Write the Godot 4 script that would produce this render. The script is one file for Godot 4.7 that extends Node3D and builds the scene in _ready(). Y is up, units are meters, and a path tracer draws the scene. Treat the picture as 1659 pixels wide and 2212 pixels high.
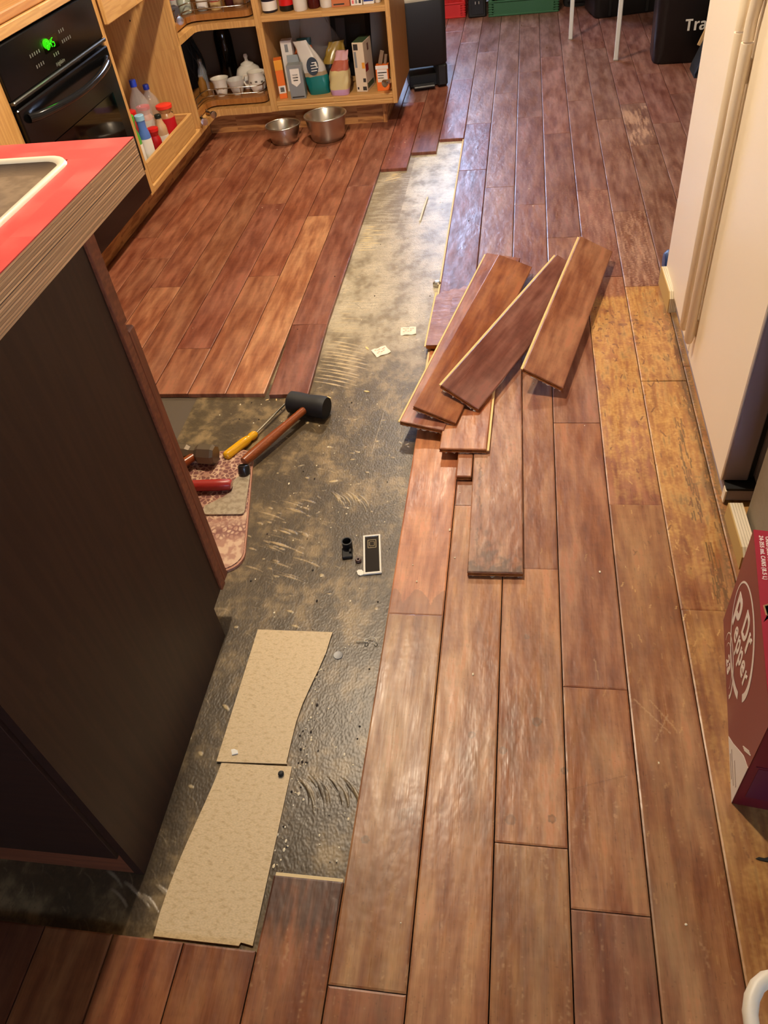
extends Node3D

var rng := RandomNumberGenerator.new()
var taken := {}
var mats := {}
var tex := {}

# ---------------------------------------------------------------- mesh builder
class Mb:
	var st := SurfaceTool.new()
	var uv2_on := false
	var uv2_o := Vector2.ZERO
	var uv2_s := Vector2.ONE
	var off := Vector3.ZERO      # added for uv2 (world place of the thing)
	func _init():
		st.begin(Mesh.PRIMITIVE_TRIANGLES)
		st.set_smooth_group(-1)
	func v(p: Vector3, uv: Vector2):
		st.set_uv(uv)
		if uv2_on:
			var w = p + off
			st.set_uv2(Vector2((w.x - uv2_o.x) * uv2_s.x, (w.z - uv2_o.y) * uv2_s.y))
		st.add_vertex(p)
	# corners counter-clockwise as seen from outside
	func tri(a, b, c, ua := Vector2.ZERO, ub := Vector2.ZERO, uc := Vector2.ZERO):
		v(a, ua); v(c, uc); v(b, ub)
	func quad(a, b, c, d, ua := Vector2(0, 0), ub := Vector2(1, 0), uc := Vector2(1, 1), ud := Vector2(0, 1)):
		tri(a, b, c, ua, ub, uc)
		tri(a, c, d, ua, uc, ud)
	func smooth(g := 0): st.set_smooth_group(g)
	func flat(): st.set_smooth_group(-1)
	func box(c: Vector3, s: Vector3, bev := 0.0, xf := Transform3D.IDENTITY):
		var h = s * 0.5
		bev = minf(bev, minf(h.x, minf(h.y, h.z)) * 0.9)
		var long = 1 if s.y >= s.x and s.y >= s.z else (0 if s.x >= s.z else 2)
		for ax in 3:
			for sg in [-1, 1]:
				var u = (ax + 1) % 3
				var w = (ax + 2) % 3
				var pts = []
				for q in [[-1, -1], [1, -1], [1, 1], [-1, 1]]:
					var p = Vector3.ZERO
					p[ax] = sg * h[ax]
					p[u] = q[0] * (h[u] - bev)
					p[w] = q[1] * (h[w] - bev)
					pts.append(p)
				if sg < 0: pts.reverse()
				var uvs = []
				for p in pts:
					uvs.append(Vector2(p[w], p[u]) if u == long else Vector2(p[u], p[w]))
				quad(xf * (c + pts[0]), xf * (c + pts[1]), xf * (c + pts[2]), xf * (c + pts[3]), uvs[0], uvs[1], uvs[2], uvs[3])
		if bev <= 0.0: return
		for ax in 3:
			var u = (ax + 1) % 3
			var w = (ax + 2) % 3
			for q in [[-1, -1], [1, -1], [1, 1], [-1, 1]]:
				var pts = []
				for e in [[-1, 0], [1, 0], [1, 1], [-1, 1]]:
					var p = Vector3.ZERO
					p[ax] = e[0] * (h[ax] - bev)
					p[u] = q[0] * (h[u] if e[1] == 0 else h[u] - bev)
					p[w] = q[1] * (h[w] - bev if e[1] == 0 else h[w])
					pts.append(p)
				var n = (pts[1] - pts[0]).cross(pts[2] - pts[0])
				var o = Vector3.ZERO
				o[u] = q[0]; o[w] = q[1]
				if n.dot(o) < 0: pts.reverse()
				var uvs = []
				for p in pts: uvs.append(Vector2(p[u], p[ax]))
				quad(xf * (c + pts[0]), xf * (c + pts[1]), xf * (c + pts[2]), xf * (c + pts[3]), uvs[0], uvs[1], uvs[2], uvs[3])
		for x in [-1, 1]:
			for y in [-1, 1]:
				for z in [-1, 1]:
					var a = c + Vector3(x * h.x, y * (h.y - bev), z * (h.z - bev))
					var b = c + Vector3(x * (h.x - bev), y * h.y, z * (h.z - bev))
					var d = c + Vector3(x * (h.x - bev), y * (h.y - bev), z * h.z)
					if x * y * z > 0: tri(xf * a, xf * b, xf * d)
					else: tri(xf * a, xf * d, xf * b)
	# profile: Vector2(radius, height) from bottom to top
	func lathe(prof: Array, seg := 20, xf := Transform3D.IDENTITY, oval := 1.0):
		var g := 1
		for i in prof.size() - 1:
			var a: Vector2 = prof[i]
			var b: Vector2 = prof[i + 1]
			if i > 0:
				var d0: Vector2 = (a - prof[i - 1]).normalized()
				var d1: Vector2 = (b - a).normalized()
				if d0.dot(d1) < 0.78: g += 1
			st.set_smooth_group(g)
			for k in seg:
				var t0 = TAU * k / seg
				var t1 = TAU * (k + 1) / seg
				var p = [Vector3(cos(t0) * a.x, a.y, -sin(t0) * a.x * oval), Vector3(cos(t1) * a.x, a.y, -sin(t1) * a.x * oval), Vector3(cos(t1) * b.x, b.y, -sin(t1) * b.x * oval), Vector3(cos(t0) * b.x, b.y, -sin(t0) * b.x * oval)]
				var u0 = float(k) / seg
				var u1 = float(k + 1) / seg
				if a.x > 1e-6: tri(xf * p[0], xf * p[1], xf * p[2], Vector2(u0, a.y), Vector2(u1, a.y), Vector2(u1, b.y))
				if b.x > 1e-6: tri(xf * p[0], xf * p[2], xf * p[3], Vector2(u0, a.y), Vector2(u1, b.y), Vector2(u0, b.y))
		flat()
	func tube(pts: Array, r, seg := 8, closed := false):
		st.set_smooth_group(0)
		var rings = []
		var n = pts.size()
		var up := Vector3(0.123, 0.95, 0.21).normalized()
		for i in n:
			var a: Vector3 = pts[(i - 1 + n) % n] if (i > 0 or closed) else pts[i]
			var b: Vector3 = pts[(i + 1) % n] if (i < n - 1 or closed) else pts[i]
			var d = (b - a).normalized()
			var s = d.cross(up)
			if s.length() < 0.05: s = d.cross(Vector3.RIGHT)
			s = s.normalized()
			up = s.cross(d).normalized()
			var rr = r[i] if r is Array else r
			var ring = []
			for k in seg:
				var t = TAU * k / seg
				ring.append(pts[i] + (s * cos(t) + up * sin(t)) * rr)
			rings.append(ring)
		for i in (n if closed else n - 1):
			var A = rings[i]
			var B = rings[(i + 1) % n]
			for k in seg:
				var k2 = (k + 1) % seg
				quad(A[k2], A[k], B[k], B[k2], Vector2(float(k + 1) / seg, i * 0.2), Vector2(float(k) / seg, i * 0.2), Vector2(float(k) / seg, i * 0.2 + 0.2), Vector2(float(k + 1) / seg, i * 0.2 + 0.2))
		flat()
		if not closed:
			for e in [0, n - 1]:
				for k in range(1, seg - 1):
					if e == 0: tri(rings[e][0], rings[e][k], rings[e][k + 1])
					else: tri(rings[e][0], rings[e][k + 1], rings[e][k])
	# polygon in (x, z) raised from y0 to y1
	func prism(poly: PackedVector2Array, y0: float, y1: float, xf := Transform3D.IDENTITY, us := 1.0):
		if Geometry2D.is_polygon_clockwise(poly): poly.reverse()
		# in (x, z) with z towards the viewer this order is clockwise from above
		var idx = Geometry2D.triangulate_polygon(poly)
		for i in range(0, idx.size(), 3):
			var a = poly[idx[i]]; var b = poly[idx[i + 1]]; var c = poly[idx[i + 2]]
			if (b - a).cross(c - a) > 0:
				var t = b; b = c; c = t
			tri(xf * Vector3(a.x, y1, a.y), xf * Vector3(b.x, y1, b.y), xf * Vector3(c.x, y1, c.y), a * us, b * us, c * us)
			tri(xf * Vector3(a.x, y0, a.y), xf * Vector3(c.x, y0, c.y), xf * Vector3(b.x, y0, b.y), a * us, c * us, b * us)
		var n = poly.size()
		var sgn = 0.0
		for i in n:
			sgn += poly[i].cross(poly[(i + 1) % n])
		var run = 0.0
		for i in n:
			var a = poly[i]
			var b = poly[(i + 1) % n]
			var l = a.distance_to(b)
			if sgn < 0:
				quad(xf * Vector3(a.x, y0, a.y), xf * Vector3(b.x, y0, b.y), xf * Vector3(b.x, y1, b.y), xf * Vector3(a.x, y1, a.y), Vector2(run, y0), Vector2(run + l, y0), Vector2(run + l, y1), Vector2(run, y1))
			else:
				quad(xf * Vector3(b.x, y0, b.y), xf * Vector3(a.x, y0, a.y), xf * Vector3(a.x, y1, a.y), xf * Vector3(b.x, y1, b.y), Vector2(run + l, y0), Vector2(run, y0), Vector2(run, y1), Vector2(run + l, y1))
			run += l
	func done() -> ArrayMesh:
		st.generate_normals()
		return st.commit()

# ---------------------------------------------------------------- naming helpers
func numbered(n: String) -> String:
	if not taken.has(n):
		taken[n] = 0
		return n
	taken[n] += 1
	return "%s_%03d" % [n, taken[n]]

func tag(o, label: String, category := "", group := ""):
	if label: o.set_meta("label", label)
	if category: o.set_meta("category", category)
	if group: o.set_meta("group", group)
	return o

func thing(called: String, label: String, category: String, at := Vector3.ZERO, turn := 0.0, group := "") -> Node3D:
	var o := Node3D.new()
	o.name = numbered(called)
	add_child(o)
	o.position = at
	o.rotation.y = turn
	tag(o, label, category, group)
	return o

func part(called: String, b: Mb, m: Material, parent: Node3D, label := "") -> MeshInstance3D:
	var o := MeshInstance3D.new()
	o.name = called if parent != self else numbered(called)
	o.mesh = b.done()
	o.material_override = m
	parent.add_child(o, true)
	if label: o.set_meta("label", label)
	return o

func struct(called: String, b: Mb, m: Material) -> MeshInstance3D:
	var o := part(called, b, m, self)
	o.set_meta("kind", "structure")
	return o

func text_part(called: String, s: String, size: float, m: Material, parent: Node3D, xf: Transform3D, depth := 0.0006, bold := true) -> MeshInstance3D:
	var t := TextMesh.new()
	t.text = s
	var f := SystemFont.new()
	f.font_names = PackedStringArray(["Droid Sans"])
	f.font_weight = 700 if bold else 400
	t.font = f
	t.font_size = 32
	t.pixel_size = size / 24.0
	t.depth = depth
	t.curve_step = 2.0
	var o := MeshInstance3D.new()
	o.name = called
	o.mesh = t
	o.material_override = m
	o.transform = xf
	parent.add_child(o, true)
	return o

func c8(r, g, b) -> Color: return Color8(r, g, b)

func mat(key: String, col: Color, rough := 0.6, metal := 0.0) -> StandardMaterial3D:
	if mats.has(key): return mats[key]
	var m := StandardMaterial3D.new()
	m.resource_name = key
	m.albedo_color = col
	m.roughness = rough
	m.metallic = metal
	mats[key] = m
	return m

# ---------------------------------------------------------------- computed textures
func noise(sd: int, fr: float, oct := 3, kind := FastNoiseLite.TYPE_SIMPLEX_SMOOTH) -> FastNoiseLite:
	var n := FastNoiseLite.new()
	n.seed = sd
	n.noise_type = kind
	n.frequency = fr
	n.fractal_octaves = oct
	return n

# grey noise of w x h, made at (w / sx) x (h / sy) and stretched
func grey(sd: int, fr: float, w: int, h: int, sx := 1, sy := 1, oct := 3) -> PackedByteArray:
	var im := noise(sd, fr, oct).get_image(w / sx, h / sy, false, false, true)
	im.convert(Image.FORMAT_L8)
	if sx != 1 or sy != 1: im.resize(w, h, Image.INTERPOLATE_CUBIC)
	return im.get_data()

func image_tex(w: int, h: int, data: PackedByteArray, fmt := Image.FORMAT_RGB8) -> ImageTexture:
	return ImageTexture.create_from_image(Image.create_from_data(w, h, false, fmt, data))

func make_wood():
	var w := 512
	var h := 1024
	var fib := grey(11, 0.30, w, h, 1, 16, 4)
	var str := grey(12, 0.06, w, h, 1, 16, 3)
	var blo := grey(13, 0.022, w, h, 1, 2, 5)
	var fle := grey(14, 0.30, w, h, 1, 5, 3)
	var big := grey(15, 0.010, w, h, 1, 2, 3)
	var cha := grey(17, 0.10, w, h, 8, 1, 3)      # chatter across the grain
	var pit := grey(18, 0.45, w, h, 1, 2, 2)
	var d := PackedByteArray()
	d.resize(w * h * 3)
	var r := PackedByteArray()
	r.resize(w * h)
	for i in w * h:
		var f := fib[i] / 255.0 - 0.5
		var s := str[i] / 255.0 - 0.5
		var b := blo[i] / 255.0 - 0.5
		var g := big[i] / 255.0 - 0.5
		var c := cha[i] / 255.0 - 0.5
		var k := 0.86 + f * 0.09 + s * 0.08 + b * 0.30 + g * 0.20 + c * 0.06
		if fle[i] < 56: k -= (56 - fle[i]) / 56.0 * 0.26
		if pit[i] > 214: k -= (pit[i] - 214) / 41.0 * 0.22
		var warm := b * 0.16 + g * 0.16 + s * 0.05
		d[i * 3] = int(clampf(k * 255.0, 0, 255))
		d[i * 3 + 1] = int(clampf((k * (0.985 + warm)) * 255.0, 0, 255))
		d[i * 3 + 2] = int(clampf((k * (0.97 + warm * 1.2)) * 255.0, 0, 255))
		r[i] = int(clampf((0.74 + f * 0.25 - b * 0.30 + g * 0.3) * 255.0, 0, 255))
	tex.wood = image_tex(w, h, d)
	tex.wood_rough = image_tex(w, h, r, Image.FORMAT_L8)
	# hand-scraped surface: long shallow waves and fine fibres
	var wave := grey(16, 0.030, w, h, 1, 1, 3)
	var hd := PackedByteArray()
	hd.resize(w * h)
	for i in w * h:
		hd[i] = int(clampf(wave[i] * 0.66 + fib[i] * 0.09 + blo[i] * 0.15 + cha[i] * 0.10, 0, 255))
	tex.wood_high = image_tex(w, h, hd, Image.FORMAT_L8)

# wear on the installed floor, laid out in floor metres: x -0.3..0.8, z -6.4..0
const WX := -0.42
const WZ := -4.4
const WW := 1.22
const WL := 4.4
func make_wear():
	var w := 496
	var h := 2048
	var d := PackedByteArray()
	d.resize(w * h * 4)
	var a := grey(21, 0.030, w, h, 1, 1, 5)
	var b := grey(22, 0.012, w, h, 1, 2, 4)
	var c := grey(23, 0.20, w, h, 1, 1, 4)
	var st := grey(24, 0.16, w, h, 1, 10, 4)
	var e := grey(25, 0.35, w, h, 1, 1, 3)
	for j in h:
		var z := WZ + (j + 0.5) / h * WL
		var gz := smoothstep(-2.46, -2.38, z) * (1.0 - smoothstep(-1.9, -1.2, z) * 0.75) * (1.0 - smoothstep(-1.42, -1.38, z) * 0.8)
		var gz5 := smoothstep(-2.478, -2.474, z) * (1.0 - smoothstep(-1.5, -1.08, z) * 0.55)
		var far := smoothstep(-2.35, -2.9, z)
		var near := smoothstep(-1.1, -0.6, z)
		for i in w:
			var x := WX + (i + 0.5) / w * WW
			var p := j * w + i
			var na := a[p] / 255.0
			var nb := b[p] / 255.0
			var nc := c[p] / 255.0
			var ns := st[p] / 255.0
			var gold := 0.0
			if x > 0.357: gold = gz5 * smoothstep(0.26, 0.40, x + nb * 0.1)
			elif x > 0.23: gold = gz * smoothstep(0.215, 0.28, x + nb * 0.06)
			gold = maxf(gold, near * smoothstep(0.33, 0.46, x + nb * 0.05) * 0.75)
			# finish worn through to golden wood beside the refrigerator
			var g := smoothstep(0.10, 0.72, gold * 0.66 + (na - 0.5) * 0.5 + (ns - 0.5) * 0.55 + (nc - 0.5) * 0.28) * minf(gold * 1.3, 1.0)
			var col := Vector3(168, 118, 62).lerp(Vector3(218, 174, 104), smoothstep(0.30, 0.75, nc * 0.25 + na * 0.35 + ns * 0.4))
			var al := g * 0.78
			# dark stains in the worn wood
			var dark := gold * smoothstep(0.58, 0.84, ns * 0.65 + na * 0.35) * 0.62
			dark = maxf(dark, gold * smoothstep(0.56, 0.80, nb * 0.55 + na * 0.45) * smoothstep(0.3, 0.7, nc) * 0.5)
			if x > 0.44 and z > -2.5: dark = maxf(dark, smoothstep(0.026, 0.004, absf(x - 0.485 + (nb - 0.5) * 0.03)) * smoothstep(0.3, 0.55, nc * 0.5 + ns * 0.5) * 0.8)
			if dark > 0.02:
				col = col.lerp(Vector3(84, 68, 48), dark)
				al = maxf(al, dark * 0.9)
			# pale scuffs further off
			var sc := far * smoothstep(-0.1, 0.1, x) * smoothstep(0.50, 0.80, ns * 0.45 + nc * 0.40 + nb * 0.22) * 0.26
			if x > 0.357 and x < 0.484 and z > -3.065 and z < -2.478: sc = smoothstep(0.40, 0.72, ns * 0.5 + nc * 0.5) * 0.55
			elif x > 0.23 and x < 0.357 and z > -3.278 and z < -2.4: sc = maxf(sc, smoothstep(0.42, 0.74, ns * 0.5 + nc * 0.5) * 0.36)
			if x > 0.484 and x < 0.611 and z > -4.25 and z < -3.74: sc = maxf(sc, smoothstep(0.42, 0.66, ns * 0.35 + nb * 0.5 + nc * 0.15) * 0.8)
			if sc > al:
				col = Vector3(196, 156, 128)
				al = sc
			# greyish grime on the near boards
			var gr := smoothstep(-1.5, -0.7, z) * smoothstep(0.46, 0.80, nb * 0.5 + ns * 0.3 + na * 0.2) * 0.36
			if gr > al:
				col = Vector3(124, 98, 66)
				al = gr
			var wl := near * smoothstep(0.60, 0.80, ns * 0.5 + nc * 0.4 + na * 0.1) * 0.34
			if wl > al:
				col = Vector3(206, 166, 120)
				al = wl
			if x < -0.151 and x > -0.276 and z < -1.047 and z > -1.047 - 0.028 - 0.045 * absf(sin(x * 62.0 + nb * 4.0)):
				col = Vector3(112, 74, 50)
				al = 0.5
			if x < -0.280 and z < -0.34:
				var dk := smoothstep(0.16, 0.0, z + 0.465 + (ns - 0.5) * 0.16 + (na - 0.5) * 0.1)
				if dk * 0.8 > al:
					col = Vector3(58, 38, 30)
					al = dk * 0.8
			if e[p] > 216 and al < 0.3:
				col = Vector3(72, 50, 36)
				al = 0.42
			d[p * 4] = int(col.x); d[p * 4 + 1] = int(col.y); d[p * 4 + 2] = int(col.z)
			d[p * 4 + 3] = int(clampf(al, 0, 1) * 255)
	# knots of spilt dark stain and a few scratches
	for s in [[0.003, -0.599, 0.010], [0.075, -0.607, 0.008], [0.05, -0.798, 0.010], [-0.075, -0.761, 0.008], [-0.014, -0.732, 0.008], [-0.253, -0.541, 0.008], [-0.19, -0.592, 0.012], [-0.178, -0.60, 0.007], [0.10, -0.70, 0.007], [0.03, -1.0, 0.006]]:
		spot(d, w, h, s[0], s[1], s[2], Vector3(86, 70, 52), 0.30 + 0.35 * rng.randf())
	for s in [[-0.155, -0.60, -0.215, -0.47], [0.095, -0.62, 0.125, -0.47], [0.10, -0.66, 0.215, -0.70], [-0.08, -1.05, -0.05, -0.98]]:
		scratch(d, w, h, s[0], s[1], s[2], s[3], Vector3(96, 62, 42), 0.4)
	for s in [[0.27, -0.86, 0.31, -0.80], [0.30, -0.83, 0.27, -0.77], [0.24, -0.86, 0.30, -0.79], [0.17, -0.95, 0.175, -0.90], [-0.17, -3.0, -0.13, -2.96], [0.02, -3.55, 0.06, -3.54], [-0.2, -4.3, -0.1, -4.0], [0.3, -4.9, 0.38, -5.15]]:
		scratch(d, w, h, s[0], s[1], s[2], s[3], Vector3(206, 170, 128), 0.35)
	for k in 420:
		var x := rng.randf_range(0.235, 0.48)
		var z := rng.randf_range(-2.4, -1.05) if k % 3 else rng.randf_range(-1.05, -0.3)
		if k % 7 == 0: x = rng.randf_range(-0.27, 0.40)
		var an := rng.randf_range(-0.5, 0.5)
		var ln := rng.randf_range(0.004, 0.022)
		scratch(d, w, h, x, z, x + sin(an) * ln, z + cos(an) * ln, Vector3(226, 186, 120) if rng.randf() < 0.6 else Vector3(92, 66, 42), rng.randf_range(0.25, 0.65) * (1.0 if z < -1.0 and k % 7 else 0.45))
	for k in 150:
		var q: Array = [[0.435, -1.76, -1.38, 0.012], [0.45, -1.30, -1.10, 0.014], [0.475, -2.2, -1.1, 0.007], [0.44, -0.95, -0.80, 0.012]][k % 4]
		var x2: float = q[0] + rng.randf_range(-1, 1) * q[3]
		var z2 := rng.randf_range(q[1], q[2])
		scratch(d, w, h, x2, z2, x2 + rng.randf_range(-0.003, 0.003), z2 + rng.randf_range(0.01, 0.06), Vector3(86, 76, 48), rng.randf_range(0.3, 0.75))
	for k in 60:
		var x3 := rng.randf_range(0.245, 0.47)
		spot(d, w, h, x3, -2.24 + rng.randf_range(-1, 1) * rng.randf_range(0.02, 0.13), rng.randf_range(0.002, 0.007), Vector3(112, 92, 62), rng.randf_range(0.15, 0.45))
	tex.wear = image_tex(w, h, d, Image.FORMAT_RGBA8)

func spot(d: PackedByteArray, w: int, h: int, x: float, z: float, r: float, col: Vector3, al: float):
	var ci := (x - WX) / WW * w
	var cj := (z - WZ) / WL * h
	var ri := r / WW * w
	var rj := r / WL * h
	for j in range(int(cj - rj) - 1, int(cj + rj) + 2):
		for i in range(int(ci - ri) - 1, int(ci + ri) + 2):
			if i < 0 or j < 0 or i >= w or j >= h: continue
			var q := Vector2((i - ci) / ri, (j - cj) / rj).length()
			if q < 1.0:
				var k := al * (0.55 + 0.45 * smoothstep(0.2, 0.8, q))
				var p := (j * w + i) * 4
				d[p] = int(col.x); d[p + 1] = int(col.y); d[p + 2] = int(col.z); d[p + 3] = int(k * 255)

func scratch(d: PackedByteArray, w: int, h: int, x0: float, z0: float, x1: float, z1: float, col: Vector3, al: float):
	var n := 160
	for s in n:
		var t := float(s) / n
		var i := int((lerpf(x0, x1, t) - WX) / WW * w)
		var j := int((lerpf(z0, z1, t) - WZ) / WL * h)
		if i < 0 or j < 0 or i >= w or j >= h: continue
		var p := (j * w + i) * 4
		d[p] = int(col.x); d[p + 1] = int(col.y); d[p + 2] = int(col.z); d[p + 3] = int(al * 255)

# the bared underlayment: x -1.0..-0.2, z -4.05..-0.2
const SX := -1.0
const SZ := -4.05
const SWX := 0.8
const SLZ := 3.85
var sub_c: PackedByteArray
var sub_h: PackedByteArray
const SUBW := 576
const SUBH := 2048
func make_sub():
	var w := SUBW
	var h := SUBH
	sub_c = PackedByteArray(); sub_c.resize(w * h * 3)
	sub_h = PackedByteArray(); sub_h.resize(w * h)
	var a := grey(31, 0.012, w, h, 1, 1, 4)
	var b := grey(32, 0.05, w, h, 1, 1, 4)
	var c := grey(33, 0.22, w, h, 1, 1, 3)
	var g := grey(34, 0.10, w, h, 8, 1, 4)     # plies run across
	for j in h:
		var z := SZ + (j + 0.5) / h * SLZ
		var t := smoothstep(-2.4, -1.75, z)
		for i in w:
			var x := SX + (i + 0.5) / w * SWX
			var p := j * w + i
			var na := a[p] / 255.0
			var nb := b[p] / 255.0
			var nc := c[p] / 255.0
			var ng := g[p] / 255.0
			var glue := smoothstep(0.34, 0.68, na * 0.42 + nb * 0.26 + ng * 0.16 + nc * 0.16 + t * 0.14 - 0.05)
			if z < -3.08 and x < -0.50: glue = maxf(glue, smoothstep(0.30, 0.60, na * 0.3 + ng * 0.5 + nb * 0.2) * 0.95)
			var col := Vector3(206, 194, 168).lerp(Vector3(160, 136, 96), t)
			col = col.lerp(Vector3(232, 228, 212), smoothstep(-3.0, -3.5, z) * smoothstep(-0.55, -0.45, x) * 0.8)
			col = col.lerp(Vector3(118, 104, 80).lerp(Vector3(78, 65, 46), t), glue * (0.74 + 0.26 * t))
			col *= 0.84 + (nc - 0.5) * 0.22 + (ng - 0.5) * 0.20 + (nb - 0.5) * 0.16 + 0.08
			if nc > 0.82: col *= 1.10
			if nc < 0.14: col *= 0.66
			sub_c[p * 3] = int(clampf(col.x, 0, 255)); sub_c[p * 3 + 1] = int(clampf(col.y, 0, 255)); sub_c[p * 3 + 2] = int(clampf(col.z, 0, 255))
			sub_h[p] = int(clampf(110 + (nb - 0.5) * 50 + (nc - 0.5) * 60 - glue * 10, 0, 255))
	# brushed marks of the scraper all over
	for k in 2600:
		var zz := rng.randf_range(-3.9, -0.3)
		var an := rng.randf_range(-0.6, 0.9) + (0.7 if zz > -1.3 else 0.0)
		var lt := rng.randf() < 0.55
		ridge(rng.randf_range(-0.95, -0.28), zz, rng.randf_range(0.008, 0.035), tan(an), 0.0009, Vector3(206, 186, 150) if lt else Vector3(66, 56, 44), rng.randf_range(0.12, 0.36), 14 if lt else -14)
	# trowel ridges of old adhesive
	for k in 13: ridge(-0.640 + rng.randf() * 0.01, -2.20 + k * 0.0195 + rng.randf() * 0.006, 0.15 - absf(k - 6) * 0.007 + rng.randf() * 0.04, 0.34, 0.0034, Vector3(210, 188, 146), 0.62, 60)
	for k in 9: ridge(-0.63, -2.47 + k * 0.03 + rng.randf() * 0.012, 0.05 + rng.randf() * 0.08, 0.12, 0.003, Vector3(210, 190, 146), 0.32, 40)
	for k in 12: ridge(-0.64, -3.06 + k * 0.018 + rng.randf() * 0.01, 0.03 + 0.08 * rng.randf(), 0.05, 0.004, Vector3(226, 204, 150), 0.5, 30)
	for k in 9: ridge(-0.62 + rng.randf() * 0.03, -3.60 + k * 0.010, 0.03 + rng.randf() * 0.04, -0.4, 0.004, Vector3(222, 200, 146), 0.7, 30)
	for k in 46: ridge(-0.68 + rng.randf() * 0.15, -1.43 + rng.randf() * 0.27, 0.012 + pow(rng.randf(), 2.0) * 0.09, 0.30 + rng.randf() * 0.15, 0.0012 + rng.randf() * 0.0034, Vector3(184, 160, 116), 0.26 + rng.randf() * 0.34, 50)
	for k in 12: ridge(-0.49 + k * 0.007, -1.46 + rng.randf() * 0.03, 0.03 + rng.randf() * 0.04, 1.5, 0.0022, Vector3(192, 170, 126), 0.5, 50)
	for k in 8: ridge(-0.41 + k * 0.013 + rng.randf() * 0.006, -0.665 + rng.randf() * 0.02, 0.04 + rng.randf() * 0.05, 1.7, 0.0024, Vector3(166, 150, 120), 0.5, 80)
	for k in 8: ridge(-0.405 + k * 0.013 + rng.randf() * 0.006, -0.665 + rng.randf() * 0.02, 0.04 + rng.randf() * 0.05, 1.7, 0.0026, Vector3(60, 52, 42), 0.5, -50)
	for k in 9: ridge(-0.72 + k * 0.02, -0.46 + rng.randf() * 0.06, 0.05, 0.7, 0.004, Vector3(150, 136, 112), 0.5, 70)
	for k in 14: ridge(-0.40 + rng.randf() * 0.08, -1.52 + k * 0.012, 0.03 + rng.randf() * 0.05, -0.5, 0.0014, Vector3(176, 160, 130), 0.4, 30)
	for k in 60: ridge(-0.78 + rng.randf() * 0.48, -1.8 + rng.randf() * 1.2, 0.004 + rng.randf() * 0.02, rng.randf() * 1.2 - 0.3, 0.0012 + rng.randf() * 0.0034, Vector3(200, 178, 132), 0.5, 30)
	for k in 90: ridge(-0.65 + rng.randf() * 0.4, -3.5 + rng.randf() * 2.2, 0.004 + rng.randf() * 0.02, rng.randf() * 2.0 - 1.0, 0.001 + rng.randf() * 0.0022, Vector3(224, 206, 168), 0.35, 20)
	# joints between the sheets
	for q in [[-0.40, -1.604, -0.29, -1.604], [-0.40, -1.604, -0.385, -1.90]]:
		line(q[0], q[1], q[2], q[3], 0.0016, Vector3(186, 170, 142), 0.40, 30)
	line(-0.66, -3.085, -0.28, -3.085, 0.002, Vector3(96, 84, 64), 0.4, -30)
	tex.sub = image_tex(w, h, sub_c)
	tex.sub_high = image_tex(w, h, sub_h, Image.FORMAT_L8)

func ridge(x: float, z: float, len: float, slope: float, wd: float, col: Vector3, al: float, lift: int):
	var ph := rng.randf() * 6.0
	var n := int(len / 0.0012) + 2
	for s in n:
		var t := float(s) / n
		var ang := atan(slope) * (0.55 + 0.8 * t)
		x += cos(ang) * len / n
		z += sin(ang) * len / n
		var k := sin(PI * clampf(t * 0.92 + 0.04, 0, 1))
		dab(x, z, wd * (0.45 + 0.55 * k) * (0.8 + 0.25 * sin(s * 0.11 + ph) + 0.25 * rng.randf()), col, al * (0.5 + 0.5 * k), lift)

func line(x0: float, z0: float, x1: float, z1: float, wd: float, col: Vector3, al: float, lift: int):
	var n := int(Vector2(x0, z0).distance_to(Vector2(x1, z1)) / 0.0012) + 1
	for s in n:
		var t := float(s) / n
		dab(lerpf(x0, x1, t), lerpf(z0, z1, t), wd * (0.6 + 0.5 * rng.randf()), col, al, lift)

func dab(x: float, z: float, r: float, col: Vector3, al: float, lift: int):
	var ci := (x - SX) / SWX * SUBW
	var cj := (z - SZ) / SLZ * SUBH
	var ri := maxf(r / SWX * SUBW, 0.7)
	var rj := maxf(r / SLZ * SUBH, 0.7)
	for j in range(int(cj - rj), int(cj + rj) + 1):
		for i in range(int(ci - ri), int(ci + ri) + 1):
			if i < 0 or j < 0 or i >= SUBW or j >= SUBH: continue
			if Vector2((i - ci) / ri, (j - cj) / rj).length() > 1.0: continue
			var p := j * SUBW + i
			sub_c[p * 3] = int(lerpf(sub_c[p * 3], col.x, al * 0.5))
			sub_c[p * 3 + 1] = int(lerpf(sub_c[p * 3 + 1], col.y, al * 0.5))
			sub_c[p * 3 + 2] = int(lerpf(sub_c[p * 3 + 2], col.z, al * 0.5))
			sub_h[p] = clampi(sub_h[p] + lift / 3, 0, 235)

# two-tone blotched texture from noise: col = mix(a, b, curve)
func blotch(key: String, w: int, h: int, ca: Color, cb: Color, sd: int, f1: float, f2: float, lo: float, hi: float, sx := 1, sy := 1, amp := 0.15):
	var a := grey(sd, f1, w, h, sx, sy, 4)
	var b := grey(sd + 1, f2, w, h, 1, 1, 3)
	var d := PackedByteArray()
	d.resize(w * h * 3)
	for i in w * h:
		var c := ca.lerp(cb, smoothstep(lo, hi, a[i] / 255.0)) * (1.0 + (b[i] / 255.0 - 0.5) * amp)
		d[i * 3] = int(clampf(c.r * 255, 0, 255)); d[i * 3 + 1] = int(clampf(c.g * 255, 0, 255)); d[i * 3 + 2] = int(clampf(c.b * 255, 0, 255))
	tex[key] = image_tex(w, h, d)

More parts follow.
